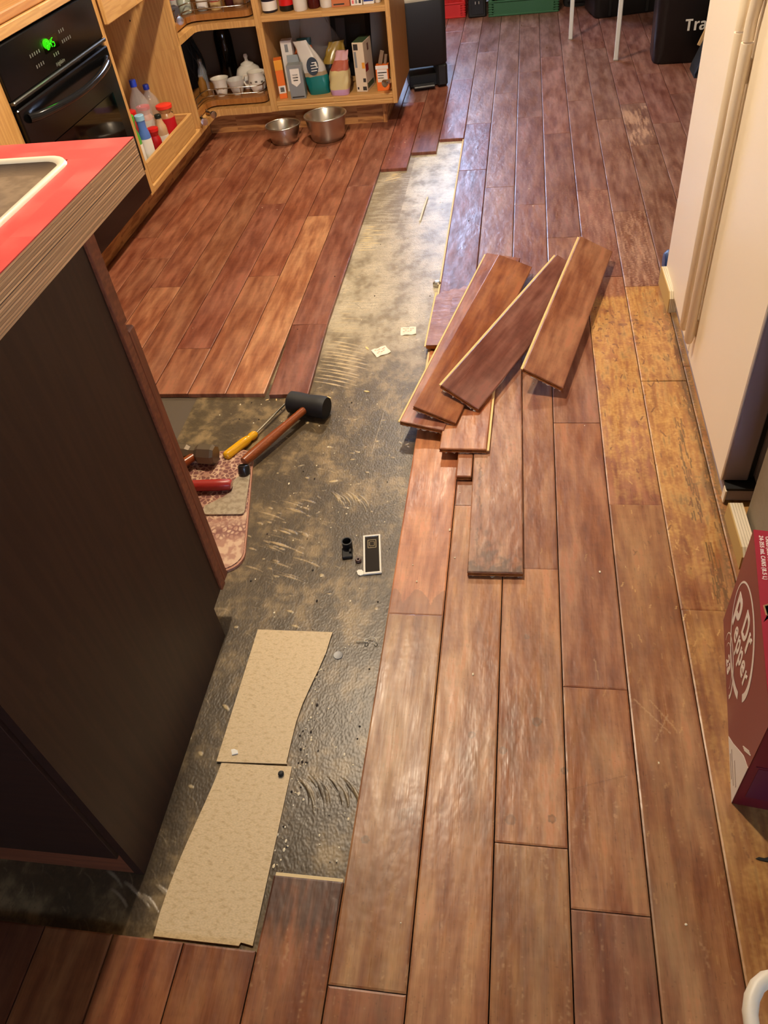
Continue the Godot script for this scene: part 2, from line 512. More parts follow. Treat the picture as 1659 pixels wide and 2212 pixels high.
func make_others():
	blotch("tile", 256, 512, c8(202, 178, 136), c8(182, 156, 114), 41, 0.07, 0.2, 0.50, 0.95)
	blotch("maple", 256, 256, c8(212, 166, 102), c8(198, 150, 88), 43, 0.10, 0.3, 0.25, 0.75, 1, 16, 0.05)
	blotch("brown_wood", 256, 256, c8(54, 31, 19), c8(45, 24, 14), 45, 0.10, 0.3, 0.25, 0.75, 1, 16, 0.10)
	blotch("laminate", 256, 256, c8(236, 92, 84), c8(216, 66, 62), 47, 0.012, 0.4, 0.2, 0.8, 1, 1, 0.06)
	blotch("pine", 256, 256, c8(196, 138, 78), c8(150, 94, 50), 49, 0.06, 0.3, 0.35, 0.8, 1, 8, 0.10)
	blotch("steel", 128, 128, c8(206, 200, 190), c8(180, 172, 160), 51, 0.08, 0.3, 0.3, 0.8, 1, 1, 0.1)
	# plies of the thick worktop edge: v runs up the edge
	var w := 256
	var h := 256
	var n := grey(53, 0.08, w, h, 16, 1, 2)
	var d := PackedByteArray(); d.resize(w * h * 3)
	var hd := PackedByteArray(); hd.resize(w * h)
	for j in h:
		var ply := fposmod(j * 15.0 / h, 1.0)
		var odd := int(j * 15.0 / h) % 2
		var dk := smoothstep(0.0, 0.14, ply) * smoothstep(1.0, 0.86, ply)
		for i in w:
			var k := n[j * w + i] / 255.0
			var c := c8(232, 190, 140).lerp(c8(206, 164, 118), float(odd)) * (0.86 + 0.28 * k)
			c = c.lerp(c8(130, 98, 70), (1.0 - dk) * 0.6)
			if j > 116 and j < 122: c = c8(66, 46, 34)
			var p := j * w + i
			d[p * 3] = mini(255, int(c.r * 255)); d[p * 3 + 1] = mini(255, int(c.g * 255)); d[p * 3 + 2] = mini(255, int(c.b * 255))
			hd[p] = int(clampf(dk * 150 + k * 60, 0, 255))
	tex.plies = image_tex(w, h, d)
	tex.plies_high = image_tex(w, h, hd, Image.FORMAT_L8)
	var bd := PackedByteArray(); bd.resize(64 * 64 * 3)
	for j in 64:
		for i in 64:
			var ply2 := fposmod((j + n[j * 256 + i] / 60.0) * 7.0 / 64.0, 1.0)
			var c2 := c8(232, 218, 190).lerp(c8(176, 150, 112), smoothstep(0.78, 0.9, ply2)) * (0.88 + 0.1 * n[i * 256 + j] / 255.0)
			var p2 := (j * 64 + i) * 3
			bd[p2] = int(c2.r * 255); bd[p2 + 1] = int(c2.g * 255); bd[p2 + 2] = int(c2.b * 255)
	tex.block_plies = image_tex(64, 64, bd)
	# reptile-pattern mat: dark cells on tan, fading to plain at the near end
	var cn := noise(55, 0.085, 1, FastNoiseLite.TYPE_CELLULAR)
	cn.cellular_return_type = FastNoiseLite.RETURN_DISTANCE2_SUB
	var ci := cn.get_image(256, 384, false, false, true)
	ci.convert(Image.FORMAT_L8)
	var cd := ci.get_data()
	var bl := grey(56, 0.03, 256, 384, 1, 1, 4)
	var pd := PackedByteArray(); pd.resize(256 * 384 * 3)
	for i in 256 * 384:
		var t := float(i / 256) / 384.0
		var cell := smoothstep(0.34, 0.20, cd[i] / 255.0)
		var ink := (1.0 - cell) * 0.0 + smoothstep(0.10, 0.26, cd[i] / 255.0) * smoothstep(0.72, 0.50, t) * 0.75 + cell * smoothstep(0.60, 0.70, t) * smoothstep(0.80, 0.72, t) * 0.6
		var c := c8(196, 164, 134).lerp(c8(164, 122, 100), smoothstep(0.4, 0.7, bl[i] / 255.0)).lerp(c8(92, 44, 40), ink)
		pd[i * 3] = int(c.r * 255); pd[i * 3 + 1] = int(c.g * 255); pd[i * 3 + 2] = int(c.b * 255)
	tex.mat_print = image_tex(256, 384, pd)

func wood_mat(col: Color, worn: bool) -> StandardMaterial3D:
	var key := "stained_maple_%d_%d_%d_%d" % [int(col.r * 255) / 3, int(col.g * 255) / 3, int(col.b * 255) / 3, int(worn)]
	if mats.has(key): return mats[key]
	var m := mat(key, col, 0.52)
	m.albedo_texture = tex.wood
	m.roughness_texture = tex.wood_rough
	m.roughness_texture_channel = BaseMaterial3D.TEXTURE_CHANNEL_RED
	m.heightmap_enabled = true
	m.heightmap_texture = tex.wood_high
	m.heightmap_scale = 0.10
	if worn:
		m.detail_enabled = true
		m.detail_albedo = tex.wear
		m.detail_uv_layer = BaseMaterial3D.DETAIL_UV_2
		m.detail_blend_mode = BaseMaterial3D.BLEND_MODE_MIX
	return m

func tex_mat(key: String, t: String, rough: float, scale: float, tint := Color.WHITE, metal := 0.0) -> StandardMaterial3D:
	if mats.has(key): return mats[key]
	var m := mat(key, tint, rough, metal)
	m.albedo_texture = tex[t]
	m.uv1_scale = Vector3(scale, scale, scale)
	return m

# ---------------------------------------------------------------- floor boards
const PW := 0.127
const TH := 0.014
func board_mesh(b: Mb, w: float, l: float, uo: Vector2, bev := 0.003, drop := 0.0009):
	var x0 := -w / 2; var x1 := w / 2; var z0 := -l / 2; var z1 := l / 2
	var uv = func(p: Vector3) -> Vector2: return Vector2((p.x + w / 2) / 0.42 + uo.x, (p.z + l / 2) / 1.9 + uo.y)
	var T = [Vector3(x0 + bev, 0, z1 - bev), Vector3(x1 - bev, 0, z1 - bev), Vector3(x1 - bev, 0, z0 + bev), Vector3(x0 + bev, 0, z0 + bev)]
	var E = [Vector3(x0, -drop, z1), Vector3(x1, -drop, z1), Vector3(x1, -drop, z0), Vector3(x0, -drop, z0)]
	var B = [Vector3(x0, -TH, z1), Vector3(x1, -TH, z1), Vector3(x1, -TH, z0), Vector3(x0, -TH, z0)]
	b.quad(T[0], T[1], T[2], T[3], uv.call(T[0]), uv.call(T[1]), uv.call(T[2]), uv.call(T[3]))
	for i in 4:
		var k := (i + 1) % 4
		b.quad(E[i], E[k], T[k], T[i], uv.call(E[i]), uv.call(E[k]), uv.call(T[k]), uv.call(T[i]))
		b.quad(B[i], B[k], E[k], E[i], uv.call(E[i]), uv.call(E[k]), uv.call(E[k]), uv.call(E[i]))

func lay(parent: Node3D, x0: float, x1: float, za: float, zb: float, col: Color, worn: bool, turn := 0.0, lift := 0.0):
	# za is the near end (larger z)
	var w := x1 - x0 - 0.0024
	var l := za - zb - 0.0014
	var c := Vector3((x0 + x1) / 2, lift, (za + zb) / 2)
	var b := Mb.new()
	b.uv2_on = true
	b.uv2_o = Vector2(WX, WZ)
	b.uv2_s = Vector2(1.0 / WW, 1.0 / WL)
	b.off = c
	board_mesh(b, w, l, Vector2(rng.randf() * 0.68, rng.randf() * maxf(0.02, 0.98 - l / 1.9)))
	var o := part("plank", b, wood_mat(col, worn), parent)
	o.position = c
	o.rotation.y = turn
	o.rotation.z = rng.randf_range(-0.004, 0.004)

func vary(c: Color, k := 0.07) -> Color:
	var t := 1.0 + rng.randf_range(-k, k)
	var s := rng.randf_range(-0.03, 0.03)
	return Color(c.r * t, c.g * (t + s), c.b * (t + s * 0.6))

func build_floor():
	var fl := Node3D.new()
	fl.name = "floor"
	add_child(fl)
	fl.set_meta("kind", "structure")
	var b := Mb.new()
	b.box(Vector3(-0.2, -0.066, -2.3), Vector3(4.4, 0.1, 9.4))
	part("subfloor", b, mat("old_subfloor", c8(84, 72, 58), 0.8), fl)
	b = Mb.new()
	var y := -0.0145
	b.quad(Vector3(SX, y, SZ + SLZ), Vector3(SX + SWX, y, SZ + SLZ), Vector3(SX + SWX, y, SZ), Vector3(SX, y, SZ), Vector2(0, 1), Vector2(1, 1), Vector2(1, 0), Vector2(0, 0))
	var m := mat("bared_underlayment", Color.WHITE, 0.38)
	m.albedo_texture = tex.sub
	m.heightmap_enabled = true
	m.heightmap_texture = tex.sub_high
	m.heightmap_scale = 0.22
	part("underlayment", b, m, fl)

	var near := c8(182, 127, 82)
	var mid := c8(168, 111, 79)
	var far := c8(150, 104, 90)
	# right-hand field; each column: near start, joints going away, far end
	var cols := {
		-4: [-0.344, 0.35], -3: [-0.344, 0.35], -2: [-0.344, 0.35], -1: [-0.465, 0.35],
	}
	for k in cols:
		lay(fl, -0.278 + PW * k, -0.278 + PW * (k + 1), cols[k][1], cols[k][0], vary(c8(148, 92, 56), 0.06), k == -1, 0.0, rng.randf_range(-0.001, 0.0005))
	for k in [-7, -6, -5]:
		lay(fl, -0.278 + PW * k, -0.278 + PW * (k + 1), 0.35, -0.344, vary(c8(120, 68, 44), 0.05), false)
	var field := {
		0: [0.5, -0.308, -1.047, -2.30, -3.561, -4.155, -5.4, -6.72],
		1: [0.5, -0.05, -1.399, -2.2, -3.359, -4.6, -5.6, -6.72],
		2: [0.5, -0.556, -1.193, -2.15, -3.167, -4.2, -4.943, -5.9, -6.72],
		3: [0.5, -0.459, -0.881, -1.734, -2.861, -3.95, -5.2, -6.72],
		4: [0.5, -0.10, -1.411, -2.55, -3.278, -4.4, -5.7, -6.72],
		5: [0.5, -0.18, -1.09, -1.929, -2.477, -3.065, -4.1, -5.3, -6.72],
		6: [0.5, -0.35, -0.95, -2.0, -3.741, -4.3, -5.0, -6.72],
		7: [-2.3, -2.9, -4.0, -4.75, -6.0, -6.72], 8: [-2.3, -3.3, -4.4, -5.5, -6.72], 9: [-2.3, -3.7, -5.1, -6.72], 10: [-2.3, -4.2, -5.7, -6.72], 11: [-2.3, -4.5, -6.72],
	}
	for k in field:
		var j: Array = field[k]
		for i in j.size() - 1:
			var zc: float = (j[i] + j[i + 1]) / 2
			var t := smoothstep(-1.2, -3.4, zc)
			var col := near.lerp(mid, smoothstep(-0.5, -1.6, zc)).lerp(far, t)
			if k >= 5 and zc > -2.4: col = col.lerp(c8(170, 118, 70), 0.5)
			if k == 3 and i == 0: col = c8(152, 100, 70)
			if k == 0 and i == 0: col = c8(158, 96, 62)
			if k == 0 and i == 2: col = c8(200, 130, 86)
			if k == 0 and (i == 3 or i == 4): col = c8(138, 78, 66)
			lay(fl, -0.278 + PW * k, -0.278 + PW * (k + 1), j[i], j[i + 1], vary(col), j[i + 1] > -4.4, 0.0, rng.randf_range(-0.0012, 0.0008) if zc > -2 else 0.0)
	# raw tongues of the boards along the gap
	var raw := mat("raw_tongue", c8(228, 208, 164), 0.75)
	for q in [[-1.95, -2.30], [-2.302, -3.560], [-3.562, -3.966]]:
		var tb := Mb.new()
		tb.box(Vector3(-0.2805, -0.0068, (q[0] + q[1]) / 2), Vector3(0.0065, 0.0040, q[0] - q[1] - 0.002), 0.0006)
		part("tongue", tb, raw, fl)
	var te := Mb.new()
	te.box(Vector3(-0.3415, -0.0068, -0.4680), Vector3(0.122, 0.0040, 0.0065), 0.0006)
	part("tongue", te, raw, fl)
	# stepped edge at the far end of the gap and everything beyond it
	var step := {-1: [-0.400, -0.278, -3.968, -4.9], -2: [-0.523, -0.400, -3.815, -5.2], -3: [-0.648, -0.523, -3.632, -4.55], -4: [-0.775, -0.648, -4.29, -5.4], -5: [-0.902, -0.775, -4.29, -5.0]}
	for k in step:
		var s: Array = step[k]
		var c2 := vary(c8(142, 84, 66))
		lay(fl, s[0], s[1], s[2], s[3], c2, false)
		lay(fl, s[0], s[1], s[3], s[3] - 0.75, vary(far), false)
		lay(fl, s[0], s[1], s[3] - 0.75, -6.72, vary(far), false)
	# left-hand field
	var red := c8(158, 97, 70)
	var left := {
		0: [-1.876, -2.281, -3.45, -4.29],
		1: [-1.880, -3.156, -4.29],
		2: [-1.881, -2.638, -3.80, -4.29],
		3: [-1.882, -2.142, -3.30, -4.29],
		4: [-1.882, -3.433, -4.29],
		5: [-1.882, -2.576, -3.90, -4.29],
		6: [-1.882, -2.816, -3.643, -4.29],
		7: [-1.882, -3.017, -4.29],
		8: [-1.882, -2.5, -3.4, -4.29],
	}
	for k in left:
		var j: Array = left[k]
		for i in j.size() - 1:
			var col := red
			if k == 0: col = c8(148, 92, 74)
			if k == 1 and i == 0: col = c8(190, 134, 94)
			if k == 2 and i == 0: col = c8(174, 112, 80)
			if k == 5 and i == 0: col = c8(180, 114, 82)
			if k == 3 and i == 1: col = c8(144, 86, 66)
			var x1: float = -0.648 - PW * k
			if k == 0 and i == 0:
				lay(fl, x1 - PW + 0.008, x1 + 0.008, j[i], j[i + 1], vary(col, 0.03), false, 0.036)
			else:
				lay(fl, x1 - PW, x1, j[i], j[i + 1], vary(col, 0.05), false)

# loose board: stained face, raw core with tongue, ragged residue beneath
func make_stain():
	var w := 96
	var h := 512
	var a := grey(71, 0.05, w, h, 1, 1, 4)
	var b := grey(72, 0.12, w, h, 1, 6, 3)
	var d := PackedByteArray()
	d.resize(w * h * 4)
	for j in h:
		for i in w:
			var p := j * w + i
			var u := float(i) / w
			var v := float(j) / h
			var n := a[p] / 255.0
			var k := smoothstep(0.93, 1.0, v + (n - 0.5) * 0.10) * 0.75
			k = maxf(k, smoothstep(0.80, 0.99, v + (n - 0.5) * 0.22 - absf(u - 0.32) * 0.35) * 0.62)
			k = maxf(k, smoothstep(0.055, 0.0, absf(u - 0.16 - (n - 0.5) * 0.16)) * smoothstep(0.42, 0.6, v) * smoothstep(0.35, 0.6, b[p] / 255.0) * 0.5)
			k = maxf(k, smoothstep(0.62, 0.74, n * 0.5 + b[p] / 255.0 * 0.5) * 0.3)
			d[p * 4] = 74; d[p * 4 + 1] = 58; d[p * 4 + 2] = 48
			d[p * 4 + 3] = int(clampf(k, 0, 1) * 255)
	tex.stain = image_tex(w, h, d, Image.FORMAT_RGBA8)

func loose(label: String, ctr: Vector3, ypr: Vector3, l: float, col: Color, broken := false, residue := true, w := PW, stained := false, tongue := -1):
	var t := thing("loose_plank", label, "plank", Vector3.ZERO, 0.0, "pulled up planks heaped on the floor")
	var bs := Basis(Vector3.UP, ypr.x) * Basis(Vector3.RIGHT, ypr.y) * Basis(Vector3.BACK, ypr.z)
	t.transform = Transform3D(bs, ctr)
	var z0 := -l / 2
	var z1 := l / 2
	# face layer
	var poly := PackedVector2Array()
	if broken:
		poly.append(Vector2(-w / 2, z1)); poly.append(Vector2(w / 2, z1))
		var pts := [0.5, 0.42, 0.36, 0.27, 0.2, 0.12, 0.02, -0.1, -0.14, -0.24, -0.34, -0.44, -0.5]
		var dz := [0.020, -0.018, -0.032, -0.030, -0.014, -0.008, -0.012, -0.006, 0.006, 0.004, 0.010, 0.026, 0.042]
		for i in pts.size(): poly.append(Vector2(pts[i] * w, z0 + dz[i]))
	var face := Mb.new()
	face.uv2_on = stained
	face.uv2_o = Vector2(-w / 2, -l / 2)
	face.uv2_s = Vector2(1.0 / w, 1.0 / l)
	var uo := Vector2(0.16 + rng.randf() * 0.66, 0.5 + (rng.randf() - 0.5) * (0.96 - l / 1.9))
	if broken:
		face.prism(poly, -0.003, 0.0, Transform3D.IDENTITY, 1.4)
	else:
		var bev := 0.0025
		var T = [Vector3(-w / 2 + bev, 0, z1 - bev), Vector3(w / 2 - bev, 0, z1 - bev), Vector3(w / 2 - bev, 0, z0 + bev), Vector3(-w / 2 + bev, 0, z0 + bev)]
		var E = [Vector3(-w / 2, -0.0015, z1), Vector3(w / 2, -0.0015, z1), Vector3(w / 2, -0.0015, z0), Vector3(-w / 2, -0.0015, z0)]
		var B = [Vector3(-w / 2, -0.0035, z1), Vector3(w / 2, -0.0035, z1), Vector3(w / 2, -0.0035, z0), Vector3(-w / 2, -0.0035, z0)]
		var uv = func(p: Vector3) -> Vector2: return Vector2(p.x / 0.42 + uo.x, p.z / 1.9 + uo.y)
		face.quad(T[0], T[1], T[2], T[3], uv.call(T[0]), uv.call(T[1]), uv.call(T[2]), uv.call(T[3]))
		for i in 4:
			var k := (i + 1) % 4
			face.quad(E[i], E[k], T[k], T[i], uv.call(E[i]), uv.call(E[k]), uv.call(T[k]), uv.call(T[i]))
			face.quad(B[i], B[k], E[k], E[i], uv.call(B[i]), uv.call(B[k]), uv.call(E[k]), uv.call(E[i]))
	var fm := wood_mat(col, false)
	if stained:
		fm = fm.duplicate()
		fm.resource_name = "stained_worn_face"
		fm.detail_enabled = true
		fm.detail_albedo = tex.stain
		fm.detail_uv_layer = BaseMaterial3D.DETAIL_UV_2
		fm.detail_blend_mode = BaseMaterial3D.BLEND_MODE_MIX
	part("face", face, fm, t)
	# core: groove slot on the near end, tongue on the left side
	var core := Mb.new()
	if broken:
		core.prism(poly, -TH, -0.003, Transform3D.IDENTITY, 1.0)
	else:
		core.box(Vector3(0, -0.0049, 0), Vector3(w - 0.001, 0.0028, l - 0.001))
		core.box(Vector3(0.004, -0.0080, -0.004), Vector3(w - 0.010, 0.0034, l - 0.012))
		core.box(Vector3(0, -0.0118, 0), Vector3(w - 0.001, 0.0042, l - 0.001))
	part("core", core, tex_mat("raw_core", "pine", 0.8, 3.0, c8(236, 206, 150)), t)
	if tongue != 0:
		var tg := Mb.new()
		tg.box(Vector3(tongue * (w / 2 + 0.003), -0.0075, 0), Vector3(0.007, 0.0040, l - 0.004), 0.0008)
		part("tongue", tg, mat("raw_maple", c8(236, 204, 140), 0.7), t)
	if residue:
		var rs := Mb.new()
		var pp := PackedVector2Array()
		var n := 26
		for i in n + 1: pp.append(Vector2(lerpf(-w / 2 + 0.004, w / 2 - 0.002, float(i) / n), z1 - 0.002 + rng.randf_range(-0.004, 0.005)))
		for i in n + 1: pp.append(Vector2(w / 2 - 0.002 + rng.randf_range(-0.003, 0.004), lerpf(z1 - 0.008, z0 + 0.01, float(i) / n)))
		pp.append(Vector2(-w / 2 + 0.004, z0 + 0.01))
		rs.prism(pp, -TH - 0.0022, -TH + 0.0001)
		part("paper_residue", rs, mat("torn_paper", c8(196, 186, 164), 0.9), t)
	return t

# ---------------------------------------------------------------- kitchen furniture
const TURN_SIDE := Transform3D(Vector3(0, 0, 1), Vector3(1, 0, 0), Vector3(0, 1, 0), Vector3.ZERO)   # polygon (z, y), thickness along x

func maple() -> StandardMaterial3D:
	return tex_mat("maple_cabinet", "maple", 0.45, 2.6)

func bx(called: String, lo: Vector3, hi: Vector3, m: Material, parent: Node3D, bev := 0.002, label := "") -> MeshInstance3D:
	var b := Mb.new()
	b.box((lo + hi) / 2, hi - lo, bev)
	return part(called, b, m, parent, label)

func handle_bar(pts: Array, r, m: Material, parent: Node3D, called := "handle"):
	var b := Mb.new()
	b.tube(pts, r, 10)
	return part(called, b, m, parent)

func hinge(parent: Node3D, at: Vector3, turn: float):
	var b := Mb.new()
	var xf := Transform3D(Basis(Vector3.UP, turn), at)
	b.box(Vector3(0, 0, 0.012), Vector3(0.014, 0.022, 0.05), 0.003, xf)
	b.lathe([Vector2(0, -0.006), Vector2(0.016, -0.006), Vector2(0.0175, 0), Vector2(0.0175, 0.006), Vector2(0, 0.008)], 16, xf * Transform3D(Basis(Vector3.RIGHT, PI / 2), Vector3(0.004, 0, 0.045)))
	b.box(Vector3(0.004, 0, -0.012), Vector3(0.006, 0.034, 0.012), 0.002, xf)
	part("hinge", b, mat("chrome", c8(210, 206, 198), 0.18, 1.0), parent, "chrome cup hinge")

func build_island():
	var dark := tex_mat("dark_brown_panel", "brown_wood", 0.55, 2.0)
	var t := thing("kitchen_island", "dark brown island cabinet with a toe kick notch under the red worktop", "cabinet")
	var b := Mb.new()
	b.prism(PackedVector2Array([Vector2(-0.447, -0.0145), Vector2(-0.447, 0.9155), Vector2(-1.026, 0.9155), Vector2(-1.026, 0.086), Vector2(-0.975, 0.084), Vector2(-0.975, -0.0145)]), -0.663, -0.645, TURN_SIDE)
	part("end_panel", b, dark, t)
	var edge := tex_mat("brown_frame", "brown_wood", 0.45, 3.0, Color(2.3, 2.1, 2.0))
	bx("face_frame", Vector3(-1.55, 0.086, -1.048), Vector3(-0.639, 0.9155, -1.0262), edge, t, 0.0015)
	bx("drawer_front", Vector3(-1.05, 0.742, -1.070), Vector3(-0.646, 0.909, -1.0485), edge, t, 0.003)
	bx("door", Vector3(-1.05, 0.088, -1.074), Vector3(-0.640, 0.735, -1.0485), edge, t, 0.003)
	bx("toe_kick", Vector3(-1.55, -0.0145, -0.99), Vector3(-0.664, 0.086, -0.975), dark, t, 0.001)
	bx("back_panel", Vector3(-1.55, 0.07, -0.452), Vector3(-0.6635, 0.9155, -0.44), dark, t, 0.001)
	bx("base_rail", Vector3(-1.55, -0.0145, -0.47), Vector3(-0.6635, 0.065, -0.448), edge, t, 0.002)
	# worktop with an opening for the sink
	var w := thing("countertop", "red laminate worktop with a thick bare plywood edge on the island", "countertop")
	var ply := tex_mat("ply_edge", "plies", 0.75, 1.0)
	ply.heightmap_enabled = true
	ply.heightmap_texture = tex.plies_high
	ply.heightmap_scale = 0.12
	var lo := Vector3(-1.55, 0.9165, -1.244)
	var hi := Vector3(-0.620, 0.9745, -0.40)
	b = Mb.new()
	var k := 1.0 / (hi.y - lo.y)
	var c := [Vector3(hi.x, lo.y, hi.z), Vector3(hi.x, lo.y, lo.z), Vector3(lo.x, lo.y, lo.z), Vector3(lo.x, lo.y, hi.z)]
	for i in 4:
		var a: Vector3 = c[i]
		var d: Vector3 = c[(i + 1) % 4]
		var l := a.distance_to(d) * 3.0
		b.quad(a, d, Vector3(d.x, hi.y, d.z), Vector3(a.x, hi.y, a.z), Vector2(0, 1), Vector2(l, 1), Vector2(l, 0), Vector2(0, 0))
	b.quad(c[3], c[2], c[1], c[0])
	var ex := [-1.345, -0.697, -1.159, -0.620]    # opening
	part("plywood_edge", b, ply, w)
	b = Mb.new()
	for q in [[lo.x, hi.x, lo.z, ex[2]], [lo.x, hi.x, ex[3], hi.z], [lo.x, ex[0], ex[2], ex[3]], [ex[1], hi.x, ex[2], ex[3]]]:
		b.box(Vector3((q[0] + q[1]) / 2, hi.y + 0.0008, (q[2] + q[3]) / 2), Vector3(q[1] - q[0], 0.0016, q[3] - q[2]))
	var lam := tex_mat("red_laminate", "laminate", 0.42, 2.0)
	part("laminate", b, lam, w)
	# drop-in sink
	var s := thing("sink", "drop-in sink with a pale rim set in the red worktop", "sink", Vector3(-1.02, 0.976, -0.89))
	var ring = func(hx: float, hz: float, r: float) -> Array:
		var p := []
		for cr in [[1, -1, 0], [-1, -1, 1], [-1, 1, 2], [1, 1, 3]]:
			for i in 7:
				var a: float = PI / 2 * (cr[2] + i / 6.0)
				p.append(Vector2(cr[0] * (hx - r) + cos(a) * r, cr[1] * (hz - r) - sin(a) * r))
		return p
	var lv := [[0.332, 0.278, 0.040, 0.0], [0.330, 0.276, 0.040, 0.005], [0.3225, 0.2685, 0.036, 0.0045], [0.3185, 0.2645, 0.034, 0.0005], [0.313, 0.259, 0.032, -0.008], [0.300, 0.246, 0.04, -0.012]]
	var rim := Mb.new()
	var bowl := Mb.new()
	for i in lv.size() - 1:
		var A = ring.call(lv[i][0], lv[i][1], lv[i][2])
		var B = ring.call(lv[i + 1][0], lv[i + 1][1], lv[i + 1][2])
		var m2 := rim if i < 3 else bowl
		m2.smooth(0)
		for j in A.size():
			var n: int = (j + 1) % A.size()
			m2.quad(Vector3(A[j].x, lv[i][3], A[j].y), Vector3(A[n].x, lv[i][3], A[n].y), Vector3(B[n].x, lv[i + 1][3], B[n].y), Vector3(B[j].x, lv[i + 1][3], B[j].y))
	var fl: Array = ring.call(0.300, 0.246, 0.04)
	bowl.flat()
	for j in range(1, fl.size() - 1):
		bowl.tri(Vector3(fl[0].x, -0.012, fl[0].y), Vector3(fl[j].x, -0.012, fl[j].y), Vector3(fl[j + 1].x, -0.012, fl[j + 1].y), fl[0], fl[j], fl[j + 1])
	part("rim", rim, mat("sink_rim", c8(226, 216, 192), 0.3, 0.0), s)
	var sm := tex_mat("stained_steel", "steel", 0.42, 3.0, c8(170, 148, 126), 0.0)
	part("basin", bowl, sm, s)
	var d2 := thing("dish", "pale blue round dish in the sink at the left edge", "dish", Vector3(-0.846, 0.9645, -1.075))
	b = Mb.new()
	b.lathe([Vector2(0, 0), Vector2(0.035, 0), Vector2(0.055, 0.03), Vector2(0.058, 0.034), Vector2(0.053, 0.033), Vector2(0.033, 0.006), Vector2(0, 0.006)], 28)
	part("bowl", b, mat("pale_blue", c8(150, 200, 226), 0.35), d2)

func build_oven_run():
	var wood := maple()
	var t := thing("oven_cabinet", "maple cabinet frame around the black built-in oven", "cabinet")
	bx("stile", Vector3(-1.62, 0.105, -3.236), Vector3(-1.593, 0.90, -3.192), wood, t)
	bx("stile", Vector3(-1.62, 0.105, -2.44), Vector3(-1.593, 0.90, -2.30), wood, t)
	bx("side_panel", Vector3(-2.17, 0.105, -3.236), Vector3(-1.62, 0.90, -3.22), wood, t)
	bx("side_panel", Vector3(-2.17, 0.105, -2.32), Vector3(-1.62, 0.90, -2.30), wood, t)
	bx("top_rail", Vector3(-1.62, 0.868, -3.192), Vector3(-1.590, 0.900, -2.44), wood, t)
	bx("worktop", Vector3(-2.17, 0.902, -3.70), Vector3(-1.600, 0.930, -2.28), tex_mat("butcher_block", "maple", 0.5, 2.0, c8(236, 216, 190)), t, 0.004)
	var black := mat("oven_black", c8(10, 10, 11), 0.16)
	var o := thing("oven", "black built-in wall oven with a curved handle and green clock", "oven", Vector3(-1.60, 0.12, -2.816))
	var L := 0.374
	bx("body", Vector3(-0.5, 0.0, -L), Vector3(0.0, 0.74, L), mat("oven_body", c8(16, 16, 17), 0.4), o)
	bx("control_panel", Vector3(0.0, 0.598, -L), Vector3(0.016, 0.742, L), black, o, 0.003)
	bx("panel_trim", Vector3(0.0, 0.585, -L), Vector3(0.024, 0.597, L), mat("oven_trim", c8(96, 94, 88), 0.25, 0.8), o, 0.003)
	bx("door", Vector3(0.0, 0.10, -L + 0.004), Vector3(0.022, 0.572, L - 0.004), black, o, 0.004)
	bx("window", Vector3(0.0222, 0.17, -L + 0.08), Vector3(0.0245, 0.43, L - 0.08), mat("oven_glass", c8(5, 5, 6), 0.05), o, 0.001)
	bx("lower_panel", Vector3(0.0, 0.0, -L), Vector3(0.014, 0.095, L), black, o, 0.003)
	var pts := []
	var rr := []
	for i in 25:
		var s := i / 24.0
		pts.append(Vector3(0.024 + 0.052 * pow(sin(PI * s), 0.6), 0.535 - 0.012 * sin(PI * s), lerpf(L - 0.045, -L + 0.045, s)))
		rr.append(0.012 + 0.004 * absf(s - 0.5))
	handle_bar(pts, rr, mat("oven_handle", c8(26, 26, 28), 0.12), o)
	# clock digits 2:45 in seven strokes each
	var glow := mat("clock_green", c8(40, 230, 20), 0.4)
	glow.emission_enabled = true
	glow.emission = c8(60, 255, 20)
	glow.emission_energy_multiplier = 0.8
	bx("display", Vector3(0.0160, 0.655, -0.035), Vector3(0.0168, 0.695, 0.075), mat("display_glass", c8(4, 5, 4), 0.08), o, 0.0)
	var digs := Mb.new()
	var z := 0.048
	for dg in ["abged", "bcfg", "acdfg"]:
		for sgm in dg:
			var q = {"a": [0, 1, 1], "b": [0.5, 0.5, 0], "c": [0.5, -0.5, 0], "d": [0, -1, 1], "e": [-0.5, -0.5, 0], "f": [-0.5, 0.5, 0], "g": [0, 0, 1]}[sgm]
			digs.box(Vector3(0.0174, 0.675 + q[1] * 0.012, z - q[0] * 0.013), Vector3(0.0008, 0.0020 if q[2] else 0.0100, 0.010 if q[2] else 0.0020))
		z -= 0.022
	part("clock_digits", digs, glow, o, "green lit clock digits reading 2 45")
	var gl := OmniLight3D.new()
	gl.name = "clock_glow"
	gl.light_color = c8(60, 255, 20)
	gl.light_energy = 0.003
	gl.light_size = 0.02
	gl.omni_range = 8.0
	gl.omni_attenuation = 2.0
	gl.shadow_enabled = true
	gl.position = Vector3(0.024, 0.675, 0.025)
	o.add_child(gl)
	var print_m := mat("panel_print", c8(110, 108, 100), 0.5)
	for q in [[0.10, 0.675, 5], [0.10, 0.640, 4], [-0.07, 0.690, 3], [-0.07, 0.660, 5], [0.015, 0.640, 3]]:
		for i in int(q[2]):
			bx("button_mark", Vector3(0.0160, q[1] - 0.005, q[0] + 0.006 - i * 0.016 * (1 if q[0] < 0.05 else -1)), Vector3(0.0164, q[1] + 0.005, q[0] + 0.012 - i * 0.016 * (1 if q[0] < 0.05 else -1)), print_m, o, 0.0)
	text_part("maker_name", "Frigidaire", 0.011, print_m, o, Transform3D(Basis(Vector3.UP, PI / 2), Vector3(0.0165, 0.612, 0.0)))

	# base cabinet with its door off, roll-out tray inside
	var c := thing("base_cabinet", "doorless maple base cabinet beside the oven with a bottle tray inside", "cabinet")
	bx("side_panel", Vector3(-2.17, 0.105, -3.955), Vector3(-1.597, 0.87, -3.938), wood, c)
